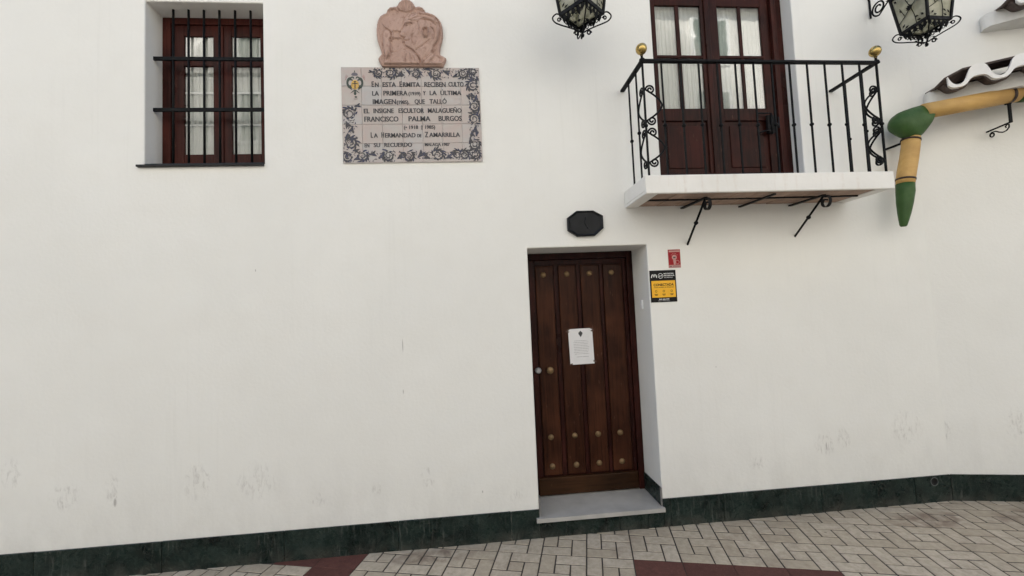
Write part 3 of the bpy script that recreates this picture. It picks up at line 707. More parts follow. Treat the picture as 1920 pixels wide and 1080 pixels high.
def line(items, name='lettering'):
    ms = []
    for (body, xa, xb, ya, yb) in items:
        (x0, z1), (x1, z0) = ZP(xa, ya), ZP(xb, yb); ms.append(textmb(body, x0, x1, z0, z1, TY, bold=.012, heavy=.0013))
    join(*ms).build(name, INK, plq, kind='stuff')
line([('E', 375, 398, 186, 248), ('N', 410, 448, 198, 248), ('ESTA', 490, 632, 195, 246), ('E', 670, 695, 186, 246), ('RMITA', 705, 888, 195, 246), ('RECIBEN', 935, 1165, 192, 246), ('CULTO', 1195, 1360, 190, 242)])
line([('LA', 380, 450, 290, 340), ('PRIMERA', 498, 755, 286, 338), ('(1939)', 765, 892, 298, 336), ('Y', 920, 950, 288, 336), ('LA', 992, 1068, 285, 335), ('\u00daLTIMA', 1108, 1335, 285, 334)])
line([('IMAGEN', 385, 632, 376, 430), ('(1985).', 640, 772, 390, 430), ('QUE', 830, 940, 378, 428), ('TALL\u00d3', 990, 1176, 376, 426)])
line([('EL', 290, 350, 477, 527), ('INSIGNE', 392, 606, 475, 526), ('ESCULTOR', 658, 930, 474, 525), ('MALAGUE\u00d1O', 972, 1338, 474, 524)])
line([('FRANCISCO', 295, 656, 560, 615), ('PALMA', 764, 1000, 558, 613), ('BURGOS', 1088, 1340, 556, 612)])
line([('(\u2022 1918', 715, 866, 657, 696), ('\u2020 1985)', 893, 1050, 656, 694)])
line([('L', 362, 384, 726, 784), ('A', 394, 436, 738, 784), ('H', 474, 500, 726, 784), ('ERMANDAD', 512, 838, 736, 784), ('DE', 857, 902, 748, 784), ('Z', 938, 975, 724, 784), ('AMARRILLA', 985, 1320, 734, 782)])
line([('EN', 296, 345, 842, 886), ('SU', 392, 460, 840, 884), ('RECUERDO', 505, 800, 838, 884), ('MALAGA 1987', 938, 1208, 846, 878)])
# scroll border: acanthus volutes as flat glaze
bd_ = MB(); bl_ = MB()
def flat(mb, pts, wds, y):
    vs = []; n = len(pts)
    for i, (x, z) in enumerate(pts):
        a = pts[max(0, i-1)]; b = pts[min(n-1, i+1)]; dx, dz = b[0]-a[0], b[1]-a[1]; L = math.hypot(dx, dz) or 1
        w_ = wds[i]/2; vs += [(x-dz/L*w_, y, z+dx/L*w_), (x+dz/L*w_, y, z-dx/L*w_)]
    mb.add(vs, [(2*i, 2*i+1, 2*i+3, 2*i+2) for i in range(n-1)])
yc = [0]
def ny(): yc[0] += 1; return TY-.00001*(yc[0] % 40)
def leafl(mb, x, z, a, L, w_, bend):
    pts = []; wd = []
    for k in range(7):
        t = k/6; aa = a+bend*t; 
        if k: x += math.cos(aa)*L/6; z += math.sin(aa)*L/6
        pts.append((x, z)); wd.append(w_*math.sin(PI*min(1, .15+.85*t)) if t < 1 else .0003)
    flat(mb, pts, wd, ny())
def volute(X, Y, r, a0=0, sg=1):
    cx, cz = ZP(X, Y); r = r*.000722; pts = []; wd = []
    for k in range(44):
        t = k/43; a = a0+sg*2*PI*1.6*t; rr = r*(1-.74*t); pts.append((cx+rr*math.cos(a), cz+rr*math.sin(a))); wd.append(.0100*(1-.5*t)*(1+.35*math.sin(9*t))+.0015)
    flat(bd_, pts, wd, ny())
    for k in range(7):          # inner leaf
        a = a0+sg*(.4+k*.85)+random.uniform(-.15, .15); rr = r*.95
        leafl(random.choice((bd_, bl_)), cx+rr*math.cos(a), cz+rr*math.sin(a), a+PI+sg*random.uniform(-.9, -.4), r*random.uniform(.4, .62), r*.25, -sg*1.2)
    for k in range(7):          # outer leaf
        a = a0+sg*(-.55+k*.5); leafl(random.choice((bd_, bl_)), cx+r*math.cos(a), cz+r*math.sin(a), a+sg*random.uniform(1.0, 1.5), r*random.uniform(.6, 1.0), r*.30, -sg*.2)
def frond(X, Y, a, n, L, sg=1):
    cx, cz = ZP(X, Y)
    for k in range(n):
        leafl(random.choice((bl_, bd_)), cx+math.cos(a)*k*.010, cz+math.sin(a)*k*.010, a+sg*(.5+.25*k), L*(1-.08*k), .0115, sg*-.9)
        leafl(random.choice((bl_, bd_)), cx+math.cos(a)*k*.010, cz+math.sin(a)*k*.010, a-sg*(.3+.25*k), L*.8*(1-.08*k), .0100, sg*.9)
for (X, Y, r, a0, sg) in [(445, 98, 46, 2.6, 1), (575, 100, 57, 1.2, -1), (845, 108, 46, 1.6, -1), (1062, 104, 57, 2.6, 1), (1352, 100, 54, .6, -1), (1462, 80, 42, 2.2, 1),
        (1462, 232, 62, 1.3, 1), (1478, 455, 62, 1.2, -1), (1476, 590, 60, -.6, 1), (1478, 865, 60, .6, -1), (1490, 975, 52, 1, -1),
        (118, 985, 52, 2.2, 1), (270, 975, 58, .8, -1), (550, 975, 60, 2.4, 1), (765, 985, 54, 1.0, -1), (1080, 975, 62, 2.4, -1), (1290, 970, 48, .5, 1), (1370, 975, 50, 2.2, -1),
        (135, 530, 66, .4, 1), (148, 840, 66, 1.9, -1)]:
    volute(X, Y, r, a0, sg)
for (X, Y, a, n, L, sg) in [(395, 90, 2.9, 3, .03, 1), (640, 140, .5, 6, .05, 1), (740, 60, -.6, 4, .04, -1), (930, 60, .1, 5, .045, 1), (1000, 135, 1.8, 3, .035, 1), (1130, 70, -.3, 6, .05, -1), (1240, 140, .3, 4, .04, 1),
        (1420, 130, -.8, 4, .04, 1), (1500, 130, -1.3, 4, .035, 1), (1440, 310, -1.2, 5, .05, 1), (1425, 385, 1.9, 3, .045, -1), (1500, 330, -1.7, 3, .04, 1), (1490, 665, -1.7, 6, .055, 1), (1450, 720, -1.4, 4, .05, -1), (1500, 780, 1.3, 3, .04, 1), (1430, 790, -1.5, 4, .045, 1),
        (190, 455, .3, 4, .04, -1), (100, 610, -1.2, 5, .055, 1), (175, 660, -1.8, 5, .05, -1), (120, 740, -1.4, 4, .05, 1), (190, 790, -2.6, 3, .04, 1), (90, 930, -.9, 4, .045, -1), (170, 915, -.2, 4, .04, 1),
        (180, 1015, .3, 4, .045, 1), (340, 960, .2, 5, .05, -1), (440, 1000, .4, 5, .05, 1), (640, 1010, .5, 5, .05, 1), (670, 940, -.3, 3, .04, -1), (860, 1000, .7, 6, .06, 1), (900, 950, -.4, 4, .045, -1), (1000, 1010, 2.7, 4, .045, 1), (1160, 1010, .4, 5, .045, -1), (1210, 945, -.5, 4, .04, 1), (1420, 940, .8, 4, .04, -1), (1430, 1015, .1, 4, .04, 1)]:
    frond(X, Y, a, n, L, sg)
def fill(Xa, Ya, Xb, Yb, n, m):
    for i in range(n):
        for j in range(m):
            X = Xa+(Xb-Xa)*(i+.5)/n+random.uniform(-6, 6); Y = Ya+(Yb-Ya)*(j+.5)/m+random.uniform(-6, 6); x, z = ZP(X, Y)
            a = .9*math.sin(i*.9)+j*1.3+random.uniform(-.7, .7); leafl(random.choice((bd_, bl_, bl_)), x, z, a, random.uniform(.016, .027), random.uniform(.0045, .0075), random.choice((-1.6, 1.6)))
fill(385, 45, 1520, 155, 34, 3); fill(1415, 165, 1530, 1040, 3, 26); fill(75, 925, 1400, 1035, 40, 3); fill(70, 470, 215, 920, 4, 13)
def clampv(mb):
    mb.v = [(min(max(x, PX0+.006), PX1-.006), y, min(max(z, PZ0+.006), PZ1-.006)) for x, y, z in mb.v]
clampv(bd_); clampv(bl_)
bd_.build('scroll_border', INK, plq, kind='stuff'); bl_.build('scroll_border', BLUE, plq, kind='stuff')
# emblem: crowned two-headed eagle with a yellow shield
em = MB(); eg = MB(); er = MB(); ec = MB()
def disc(mb, X, Y, rx, ry, y, a0=0, a1=2*PI, n=22, inner=0):
    cx, cz = ZP(X, Y); k_ = .000722; vs = []
    for k in range(n+1):
        a = a0+(a1-a0)*k/n; vs += [(cx+rx*k_*math.cos(a), y, cz+ry*k_*math.sin(a)), (cx+inner*rx*k_*math.cos(a), y, cz+inner*ry*k_*math.sin(a))]
    mb.add(vs, [(2*k, 2*k+2, 2*k+3, 2*k+1) for k in range(n)])
disc(em, 150, 205, 40, 62, TY, 1.2, 5.2, inner=.45); disc(em, 248, 205, 40, 62, TY, -2.1, 1.9, inner=.45)
disc(em, 172, 160, 22, 24, TY-.0001, 0, 5, inner=.4); disc(em, 228, 160, 22, 24, TY-.0001, -1.8, 3.1, inner=.4)
for s_ in (-1, 1):
    for k in range(5):
        x, z = ZP(200+s_*32, 225+k*14); leafl(em, x, z, (0 if s_ > 0 else PI)+s_*(.5-.35*k)*-1, .030, .006, -s_*.5)
    x, z = ZP(200, 275); leafl(em, x, z, -PI/2+s_*.7, .05, .007, s_*.3); leafl(em, x, z, -PI/2+s_*.25, .045, .008, -s_*.3)
disc(em, 200, 318, 14, 18, TY-.0001); disc(em, 208, 355, 14, 10, TY-.0001); x0, z0 = ZP(185, 378); em.add([(x0, TY, z0), (x0+.03, TY, z0), (x0+.03, TY, z0+.003), (x0, TY, z0+.003)], [(0,1,2,3)])
disc(eg, 200, 225, 42, 52, TY-.0004)
disc(ec, 196, 118, 34, 24, TY-.0002, 0, PI); disc(ec, 196, 122, 34, 8, TY-.0003); disc(em, 196, 84, 5, 12, TY-.0002)
cx, cz = ZP(200, 228)
for (a, b, c, d) in ((-.0035, .0035, -.030, .030), (-.020, .020, .008, .015), (-.009, .009, .022, .030)): er.add([(cx+a, TY-.0006, cz+c), (cx+b, TY-.0006, cz+c), (cx+b, TY-.0006, cz+d), (cx+a, TY-.0006, cz+d)], [(0,1,2,3)])
rf = MB()
for s_, X in ((-1, 100), (1, 300)):
    for (dx, dy) in ((-8, -26), (0, -14), (6, -2)):
        x, z = ZP(X+s_*dx, 145+dy); flat(rf, [(x, z), (x+s_*-.010, z-.012), (x+s_*.0, z-.028)], [.0022]*3, TY-.0002)
em.build('emblem_eagle', DKG, plq, kind='stuff'); eg.build('emblem_shield', GOLD, plq); er.build('emblem_cross', INK, plq); ec.build('emblem_crown', GREYG, plq); rf.build('emblem_flags', REDG, plq, kind='stuff')

# ------------------------------------------------------------------ terracotta relief above the plaque
OUT = [(120,1035),(85,975),(60,925),(85,885),(120,850),(112,800),(85,720),(60,640),(50,560),(48,480),(60,380),(80,310),(110,262),(160,228),(215,208),(222,165),(250,135),(290,117),(340,108),(380,110),(395,65),(425,28),(470,-2),(520,-15),(570,-4),(615,25),(645,65),(665,108),(700,100),(740,100),(780,115),(810,150),(830,205),(880,203),(935,214),(980,240),(1025,285),(1060,335),(1080,400),(1086,480),(1083,560),(1062,650),(1040,720),(1030,790),(1035,855),(1080,875),(1128,902),(1110,950),(1070,1032)]
def RP(X, Y): return (-.688+(X/8.307-6)*.00410, 4.198-(Y/8.307)*.00433)
rel = thing('relief', (-.43, 0, 3.665), 'pinkish terracotta relief of a man in profile, standing above the tile plaque', 'relief')
op = [RP(x, y) for x, y in OUT]
P(MB().prism(op, -.030, -.0005), 'back_slab', TER, rel, .006)
def seg_d(px, py, a, b):
    vx, vy = b[0]-a[0], b[1]-a[1]; t = ((px-a[0])*vx+(py-a[1])*vy)/(vx*vx+vy*vy+1e-9); t = min(1, max(0, t)); return math.hypot(px-a[0]-t*vx, py-a[1]-t*vy)
def sdist(px, py, poly):
    d = min(seg_d(px, py, poly[i], poly[(i+1) % len(poly)]) for i in range(len(poly)))
    ins = False; j = len(poly)-1
    for i in range(len(poly)):
        xi, yi = poly[i]; xj, yj = poly[j]
        if (yi > py) != (yj > py) and px < (xj-xi)*(py-yi)/(yj-yi)+xi: ins = not ins
        j = i
    return d if ins else -d
HEAD = [(560,235),(620,205),(760,195),(900,230),(1000,320),(1040,450),(1010,620),(930,740),(900,830),(800,930),(740,1000),(690,900),(620,800),(560,760),(505,735),(480,700),(490,675),(455,655),(470,625),(500,600),(440,588),(410,560),(435,505),(470,460),(490,415),(480,380),(500,310)]
COLLAR = [(900,830),(1000,900),(1075,990),(1060,1020),(700,1020),(780,940)]
SHO = [(150,1015),(190,900),(240,840),(370,820),(430,785),(560,795),(650,840),(700,920),(720,1015)]
FIG = [(150,560),(170,500),(215,480),(270,520),(280,600),(250,650),(270,720),(250,880),(200,960),(160,850),(150,700)]
RIDGE = [([(160,390),(185,440),(240,470),(300,520),(300,600)], 12, .006), ([(300,495),(440,497)], 8, .006), ([(290,607),(480,600)], 9, .006), ([(280,600),(285,650)], 12, .006),
         ([(820,470),(855,480),(862,540),(840,600),(800,610),(775,570),(770,510),(800,475)], 14, .010), ([(700,235),(850,250),(990,285)], 12, .005), ([(760,300),(900,330),(1020,385)], 10, .005), ([(990,420),(1010,520),(990,620),(950,700)], 12, .004),
         ([(780,960),(900,840),(960,760)], 12, .006), ([(840,990),(960,860)], 9, .005), ([(560,850),(570,1000)], 9, .005), ([(500,860),(480,980)], 9, .004), ([(610,880),(650,980)], 9, .004), ([(700,880),(760,980)], 10, .005), ([(380,110),(430,170),(520,190),(600,170),(660,110)], 14, .006),
         ([(220,210),(280,150),(360,150),(400,200)], 12, .005), ([(690,150),(760,140),(820,200)], 12, .005), ([(460,10),(490,150)], 8, .004), ([(520,0),(520,150)], 8, .004), ([(580,10),(560,150)], 8, .004), ([(425,50),(460,150)], 8, .004), ([(625,50),(590,150)], 8, .004),
         ([(250,800),(260,980)], 10, .004), ([(560,330),(620,350),(680,345)], 10, .004), ([(700,390),(720,470),(700,560)], 10, .003), ([(500,400),(560,395),(610,410)], 9, -.004), ([(462,648),(520,655),(560,650)], 9, -.006), ([(505,395),(540,378),(600,385)], 9, .005), ([(515,425),(560,420),(585,432)], 7, -.005), ([(560,300),(600,240),(700,225)], 9, -.005), ([(600,330),(700,290),(820,300)], 8, -.005), ([(690,380),(740,330),(900,350),(1000,430)], 8, -.005), ([(905,440),(960,520),(950,620)], 8, -.005), ([(620,560),(590,640),(610,700)], 10, -.004), ([(655,800),(760,740),(880,640)], 10, -.004), ([(930,740),(980,640)], 12, -.004)]
def sm(x): x = min(1, max(0, x)); return x*x*(3-2*x)
def hgt(X, Y):
    e = sdist(X, Y, OUT)
    if e < 0: return None
    h = .004*sm(e/22)-.003*sm((e-28)/30)
    d = sdist(X, Y, HEAD); h += .0075*sm((d+4)/12)+.004*sm(d/120)-.005*math.exp(-((d+9)/7)**2)
    d = sdist(X, Y, COLLAR); h += .008*sm(d/14)-.003*math.exp(-((d+8)/6)**2)
    d = sdist(X, Y, SHO); h += .008*sm(d/16)-.003*math.exp(-((d+8)/6)**2)
    d = sdist(X, Y, FIG); h += .010*sm(d/16)-.003*math.exp(-((d+8)/6)**2)
    for pts, w_, k in RIDGE:
        d = min(seg_d(X, Y, a, b) for a, b in zip(pts, pts[1:]))
        if d < w_*2.2: h += k*1.3*math.exp(-(d/w_)**2*2.4)
    h += .0008*math.sin(X*.11+2*math.sin(Y*.05))*math.sin(Y*.13)
    return h*sm(e/14+.15)
gx, gz = 130, 124; vid = {}; vs = []; fs = []
for j in range(gz+1):
    for i in range(gx+1):
        X = 44+(1134-44)*i/gx; Y = -18+(1040+18)*j/gz; h = hgt(X, Y)
        if h is not None: x, z = RP(X, Y); vid[(i, j)] = len(vs); vs.append((x, -.0315-h*2.1, z))
for j in range(gz):
    for i in range(gx):
        k = [(i, j), (i+1, j), (i+1, j+1), (i, j+1)]
        if all(q_ in vid for q_ in k): fs.append(tuple(vid[q_] for q_ in k))
MB().add(vs, fs, 0, True).build('carving', TER, rel)

# ------------------------------------------------------------------ oval (eight sided) dark plate
ov = thing('wall_plate', (.889, 0, 2.384), 'black eight sided plate on the wall above the wooden door', 'plate')
oc = [(.745, 2.335), (.745, 2.435), (.820, 2.488), (.955, 2.488), (1.032, 2.445), (1.032, 2.345), (.960, 2.286), (.818, 2.286)]
cx, cz = .889, 2.387
def ringp(k0, y0_, k1, y1_):
    mb = MB(); a = [(cx+(x-cx)*k0, y0_, cz+(z-cz)*k0) for x, z in oc]; b = [(cx+(x-cx)*k1, y1_, cz+(z-cz)*k1) for x, z in oc]
    mb.add(a+b, [(i, (i+1) % 8, 8+(i+1) % 8, 8+i) for i in range(8)]); return mb
join(ringp(1, -.0, 1, -.030), ringp(1, -.030, .95, -.036), ringp(.95, -.036, .84, -.024)).build('rim', SLATE, ov)
MB().prism([(cx+(x-cx)*.845, cz+(z-cz)*.845) for x, z in oc], -.0245, -.002).build('face', SLATE, ov)
MB().tube([(cx+.02, -.026, cz-.045), (cx-.008, -.028, cz+.0), (cx+.003, -.026, cz+.05)], .003, 6).build('raised_mark', SLATE, ov)

# ------------------------------------------------------------------ stickers, notice, intercom
st = thing('alarm_sign', (1.504, 0, 1.737), 'black and yellow alarm sign reading CONECTADA on the wall right of the door', 'sign')
MB().box(1.395, 1.612, -.004, -.0005, 1.738, 1.994).build('plate', PBLK, st)
MB().box(1.406, 1.603, -.0052, -.0042, 1.776, 1.910).build('yellow_panel', PYEL, st)
y = -.0060
m_ = MB(); flat(m_, [(1.408, 1.935), (1.414, 1.958), (1.422, 1.962), (1.429, 1.940), (1.437, 1.962), (1.446, 1.958), (1.452, 1.935)], [.007]*7, y)
for k in range(24):
    a, b = 2*PI*k/24, 2*PI*(k+1)/24; m_.add([(1.484+r*math.cos(t), y, 1.949+r*math.sin(t)) for t, r in ((a, .021), (b, .021), (b, .018), (a, .018))], [(0,1,2,3)])
flat(m_, [(1.472, 1.940), (1.480, 1.954), (1.488, 1.944), (1.497, 1.958)], [.004]*4, y)
join(m_, textmb('MOVISTAR', 1.512, 1.595, 1.961, 1.971, y, bold=.02), textmb('PROSEGUR', 1.512, 1.600, 1.945, 1.955, y, bold=.02), textmb('ALARMAS', 1.512, 1.585, 1.931, 1.938, y, bold=0), textmb('900 202 999', 1.460, 1.545, 1.756, 1.766, y, bold=.02), textmb('www', 1.45, 1.55, 1.747, 1.751, y)).build('white_print', PWHT, st, kind='stuff')
q_ = join(textmb('CONECTADA', 1.422, 1.590, 1.868, 1.888, y, bold=.03), textmb('CON AVISO A POLICIA', 1.424, 1.590, 1.853, 1.861, y, bold=.02))
for k, x in enumerate((1.440, 1.504, 1.569)):
    for i in range(12):
        a, b = 2*PI*i/12, 2*PI*(i+1)/12; q_.add([(x+r*math.cos(t), y, 1.826+r*math.sin(t)) for t, r in ((a, .009), (b, .009), (b, .006), (a, .006))], [(0,1,2,3)])
    q_.add([(x-.014, y, 1.800), (x+.014, y, 1.800), (x+.014, y, 1.804), (x-.014, y, 1.804)], [(0,1,2,3)]); q_.add([(x-.010, y, 1.792), (x+.010, y, 1.792), (x+.010, y, 1.796), (x-.010, y, 1.796)], [(0,1,2,3)])
q_.build('dark_print', PBLK, st, kind='stuff')
rs = thing('hydrant_sign', (1.611, 0, 2.010), 'small red safety sign with white figure, fixed above the alarm sign', 'sign')
MB().box(1.560, 1.661, -.004, -.0005, 2.011, 2.159).build('plate', PRED, rs)
wp = MB().box(1.564, 1.658, -.0050, -.0041, 2.013, 2.034)
for k in range(20):
    a, b = 2*PI*k/20, 2*PI*(k+1)/20; wp.add([(1.610+r*math.cos(t), -.0048, 2.095+r*math.sin(t)) for t, r in ((a, .021), (b, .021), (b, .0), (a, .0))], [(0,1,2,3)])
    wp.add([(1.634+r*math.cos(t), -.0048, 2.056+r*math.sin(t)) for t, r in ((a, .016), (b, .016), (b, .013), (a, .013))], [(0,1,2,3)])
wp.add([(1.603, -.0048, 2.036), (1.617, -.0048, 2.036), (1.622, -.0048, 2.080), (1.598, -.0048, 2.080)], [(0,1,2,3)])
for k in range(5): x = 1.586+k*.012; z = 2.112+.012*math.sin(PI*k/4); wp.add([(x-.002, -.0048, z), (x+.002, -.0048, z), (x+.002, -.0048, z+.006), (x-.002, -.0048, z+.006)], [(0,1,2,3)])
wp.build('white_print', PPINK, rs, kind='stuff')
MB().box(1.565, 1.657, -.0047, -.0041, 2.138, 2.151).build('pink_strip', PPINK, rs)
tx = MB().box(1.600, 1.619, -.0056, -.0049, 2.089, 2.099).box(1.570, 1.583, -.0056, -.0051, 2.019, 2.028)
for k in range(2): tx.box(1.590, 1.652, -.0056, -.0051, 2.018+.008*k, 2.021+.008*k)
tx.build('dark_print', PDARK, rs, kind='stuff')

nt_ = thing('paper_notice', (.893, .336, 1.235), 'white paper notice with crest and small text taped to the wooden door', 'notice')
sheet = MB(); vs = []; nx, nz = 8, 12
def PN(u, v): return (.788+.212*u-.006*v+.001, .3375-.0008-.0025*math.sin(PI*u)*(.4+.6*abs(math.sin(3*v))), 1.2355+.306*v+.002*u)
for j in range(nz+1):
    for i in range(nx+1): vs.append(PN(i/nx, j/nz))
n = len(vs); vs += [(x, y_+.0008, z) for x, y_, z in vs]
fs = [(j*(nx+1)+i, j*(nx+1)+i+1, (j+1)*(nx+1)+i+1, (j+1)*(nx+1)+i) for j in range(nz) for i in range(nx)]; fs += [tuple(n+i for i in f[::-1]) for f in fs]
sheet.add(vs, fs, 0, True).build('sheet', PAPER, nt_)
tx = MB()
def bar2(mb, u0, u1, v, h):
    K = 6
    for k in range(K):
        a, b = u0+(u1-u0)*k/K, u0+(u1-u0)*(k+1)/K; p, q2 = PN(a, v), PN(b, v)
        mb.add([(p[0], p[1]-.0006, p[2]), (q2[0], q2[1]-.0006, q2[2]), (q2[0], q2[1]-.0006, q2[2]+h), (p[0], p[1]-.0006, p[2]+h)], [(0,1,2,3)])
for r_ in range(9):
    u = .18+random.uniform(0, .05); end = .82-random.uniform(0, .06); v = .655-r_*.046
    while u < end:
        l = random.uniform(.03, .11); bar2(tx, u, min(end, u+l), v, .0030); u += l+.018
bar2(tx, .28, .50, .205, .003); bar2(tx, .52, .78, .205, .003)
tx.build('printed_text', PINK_, nt_, kind='stuff')
cr = MB()
for (du, dv, ru, h) in ((0, .90, .03, .010), (0, .865, .075, .012), (0, .84, .085, .010), (0, .81, .06, .012), (0, .785, .035, .010), (0, .765, .015, .008)): bar2(cr, .5-ru+du, .5+ru+du, dv, h)
cr.build('printed_crest', PDARK, nt_, kind='stuff')
for (u, v, ang) in ((.02, .99, .6), (.97, .99, -.5), (1.0, .93, .3), (-.03, .93, -.2), (.03, .01, .3), (1.02, .06, -.4)):
    p = PN(u, v); tp = MB().box(-.014, .014, -.0004, 0, -.006, .006); ca, sa = math.cos(ang), math.sin(ang)
    tp.xf(lambda q: Vector((p[0]+q.x*ca-q.z*sa, p[1]-.0012+q.y, p[2]+q.x*sa+q.z*ca))); tp.build('tape', TAPE, nt_)

ic = thing('doorbell', (1.386, .155, 1.69), 'small white doorbell button on the right side of the doorway', 'doorbell')
P(MB().box(1.372, 1.3866, .135, .172, 1.690, 1.765), 'case', PLASTIC, ic, .003); MB().box(1.3690, 1.3722, .146, .161, 1.712, 1.742).build('button', PWHT, ic)

# ------------------------------------------------------------------ lanterns
def make_lantern():
    """hung lantern, origin at the middle of its lower square frame"""
    root = bpy.data.objects.new('lantern', None); COL.objects.link(root); root.empty_display_size = .1
    h0, h1, H = .112, .150, .34
    cor = [(-1,-1), (1,-1), (1,1), (-1,1)]
    fr_ = MB()
    for k, (sx, sy) in enumerate(cor):
        a, b = cor[k], cor[(k+1) % 4]
        fr_.tube([(sx*h0, sy*h0, -.012), (sx*h1, sy*h1, H+.01)], .0125, 4)
        bar_(fr_, (a[0]*h0, a[1]*h0, 0), (b[0]*h0, b[1]*h0, 0), .012, .030); bar_(fr_, (a[0]*h1, a[1]*h1, H), (b[0]*h1, b[1]*h1, H), .014, .026)
    fr_.build('frame', IRONL, root)
    for k in range(4):
        a, b = cor[k], cor[(k+1) % 4]; e = .96
        gl = MB(); A_ = [Vector((a[0]*h0*e, a[1]*h0*e, .0)), Vector((b[0]*h0*e, b[1]*h0*e, .0)), Vector((b[0]*h1*e, b[1]*h1*e, H)), Vector((a[0]*h1*e, a[1]*h1*e, H))]
        nrm = Vector(((a[0]+b[0])/2, (a[1]+b[1])/2, 0)); gl.add(A_+[v-nrm*.004 for v in A_], [(0,1,2,3),(7,6,5,4),(0,4,5,1),(2,6,7,3)]).build('pane', LGL, root)
        # iron branch with leaves and a rose across the pane
        def F(u, v, o=.006):
            hh = h0+(h1-h0)*v; p = Vector((a[0], a[1], 0)).lerp(Vector((b[0], b[1], 0)), u)*hh; return Vector((p.x, p.y, H*v))+nrm*o
        br = MB(); br.tube([F(0, .22), F(.3, .36), F(.52, .5), F(.8, .66), F(1, .8)], .0032, 5); br.tube([F(.52, .5), F(.6, .25), F(.62, .02)], .0032, 5); br.tube([F(.52, .5), F(.42, .75), F(.38, .98)], .0032, 5); br.tube([F(.3, .36), F(.2, .62)], .003, 5)
        br.build('branch', IRONL, root)
        rose = MB()
        for q in range(9):
            an = 2*PI*q/9; c_ = F(.5, .5, .010); tx_ = (F(.6, .5)-F(.4, .5)).normalized(); tz_ = Vector((0, 0, 1))
            L_, w_ = .030, .011; dx = tx_*math.cos(an)+tz_*math.sin(an); dn = tx_*-math.sin(an)+tz_*math.cos(an)
            rose.add([c_, c_+dx*L_*.5+dn*w_, c_+dx*L_+nrm*.006, c_+dx*L_*.5-dn*w_, c_+dx*L_*.5+nrm*.006], [(0,1,4),(1,2,4),(2,3,4),(3,0,4)])
        for (u, v, an) in ((.75, .72, 1.2), (.68, .6, -.3), (.25, .5, 2.2), (.60, .22, -.6), (.42, .82, 2.6), (.12, .1, .8), (.9, .12, 2.2), (.1, .9, -.8), (.88, .9, -2.2), (.2, .06, .3), (.8, .06, 2.8)):
            c_ = F(u, v, .008); tx_ = (F(.6, .5)-F(.4, .5)).normalized(); tz_ = Vector((0, 0, 1)); dx = tx_*math.cos(an)+tz_*math.sin(an); dn = tx_*-math.sin(an)+tz_*math.cos(an)
            rose.add([c_, c_+dx*.018+dn*.010, c_+dx*.040, c_+dx*.018-dn*.010, c_+dx*.02+nrm*.005], [(0,1,4),(1,2,4),(2,3,4),(3,0,4)])
        rose.build('leaf_spray', IRONL, root, kind='stuff')
    # hanging crown below: leaf plates, scroll loops at the corners, scrolls meeting in the middle
    for k, (sx, sy) in enumerate(cor):
        r_ = math.hypot(h0, h0); d = Vector((sx, sy, 0)).normalized(); lp = MB()
        pts = []
        for q in range(17): t = q/16; an = PI*.95-t*PI*1.55; pts.append(d*(r_+.030+.036*math.cos(an)*-1*-1)+Vector((0, 0, -.045+.042*math.sin(an))))
        pts = [d*(r_-.002)+Vector((0, 0, -.004)), d*(r_+.030)+Vector((0, 0, .006)), d*(r_+.055)+Vector((0, 0, -.012)), d*(r_+.060)+Vector((0, 0, -.035)), d*(r_+.040)+Vector((0, 0, -.062)), d*(r_+.0)+Vector((0, 0, -.082)), d*(r_-.05)+Vector((0, 0, -.100)), d*(.04)+Vector((0, 0, -.128)), d*(.012)+Vector((0, 0, -.145))]
        sm_ = []
        for i in range(len(pts)-1):
            p0, p1, p2, p3 = pts[max(0, i-1)], pts[i], pts[i+1], pts[min(len(pts)-1, i+2)]
            for q in range(5):
                t = q/5; sm_.append(.5*((2*p1)+(-p0+p2)*t+(2*p0-5*p1+4*p2-p3)*t*t+(-p0+3*p1-3*p2+p3)*t**3))
        sm_.append(pts[-1]); lp.tube(sm_, .0056, 6)
        cu = []
        for q in range(20): t = q/19; an = 2*PI*1.2*t; rr = .016*(1-.6*t); cu.append(d*(r_+.012-rr*math.cos(an))+Vector((0, 0, -.040+rr*math.sin(an))))
        lp.tube(cu, .0048, 6)
        cu = []
        for q in range(20): t = q/19; an = 2*PI*1.2*t; rr = .018*(1-.6*t); cu.append(d*(.048+rr*math.cos(an))+Vector((0, 0, -.150+rr*math.sin(an))))
        lp.tube(cu, .0050, 6); lp.build('scroll', IRON, root)
        a, b = Vector((cor[k][0], cor[k][1], 0))*h0, Vector((cor[(k+1) % 4][0], cor[(k+1) % 4][1], 0))*h0
        nrm = ((a+b)/2).normalized(); lf_ = MB(); tx_ = (b-a).normalized()
        for q in range(5):
            c_ = a.lerp(b, .12+.19*q)+Vector((0, 0, -.014)); L_ = .050+.022*(q % 2)+random.uniform(-.004, .004); w_ = .020
            dn = Vector((0, 0, -1))*.9-nrm*.35+tx_*random.uniform(-.25, .25)
            lf_.add([c_-tx_*.010, c_+tx_*.010, c_+dn*L_*.45+tx_*w_, c_+dn*L_+nrm*.008, c_+dn*L_*.45-tx_*w_, c_+dn*L_*.45+nrm*.010], [(0,1,5),(1,2,5),(2,3,5),(3,4,5),(4,0,5)])
            if q < 4:
                cu = []; c2 = a.lerp(b, .22+.19*q)+Vector((0, 0, -.045))-nrm*.012
                for s2 in range(14): t = s2/13; an = 2*PI*1.1*t+q; rr = .015*(1-.5*t); cu.append(c2+tx_*rr*math.cos(an)+Vector((0, 0, rr*math.sin(an))))
                lf_.tube(cu, .0032, 5)
        c2 = (a+b)/2*.55+Vector((0, 0, -.088)); 
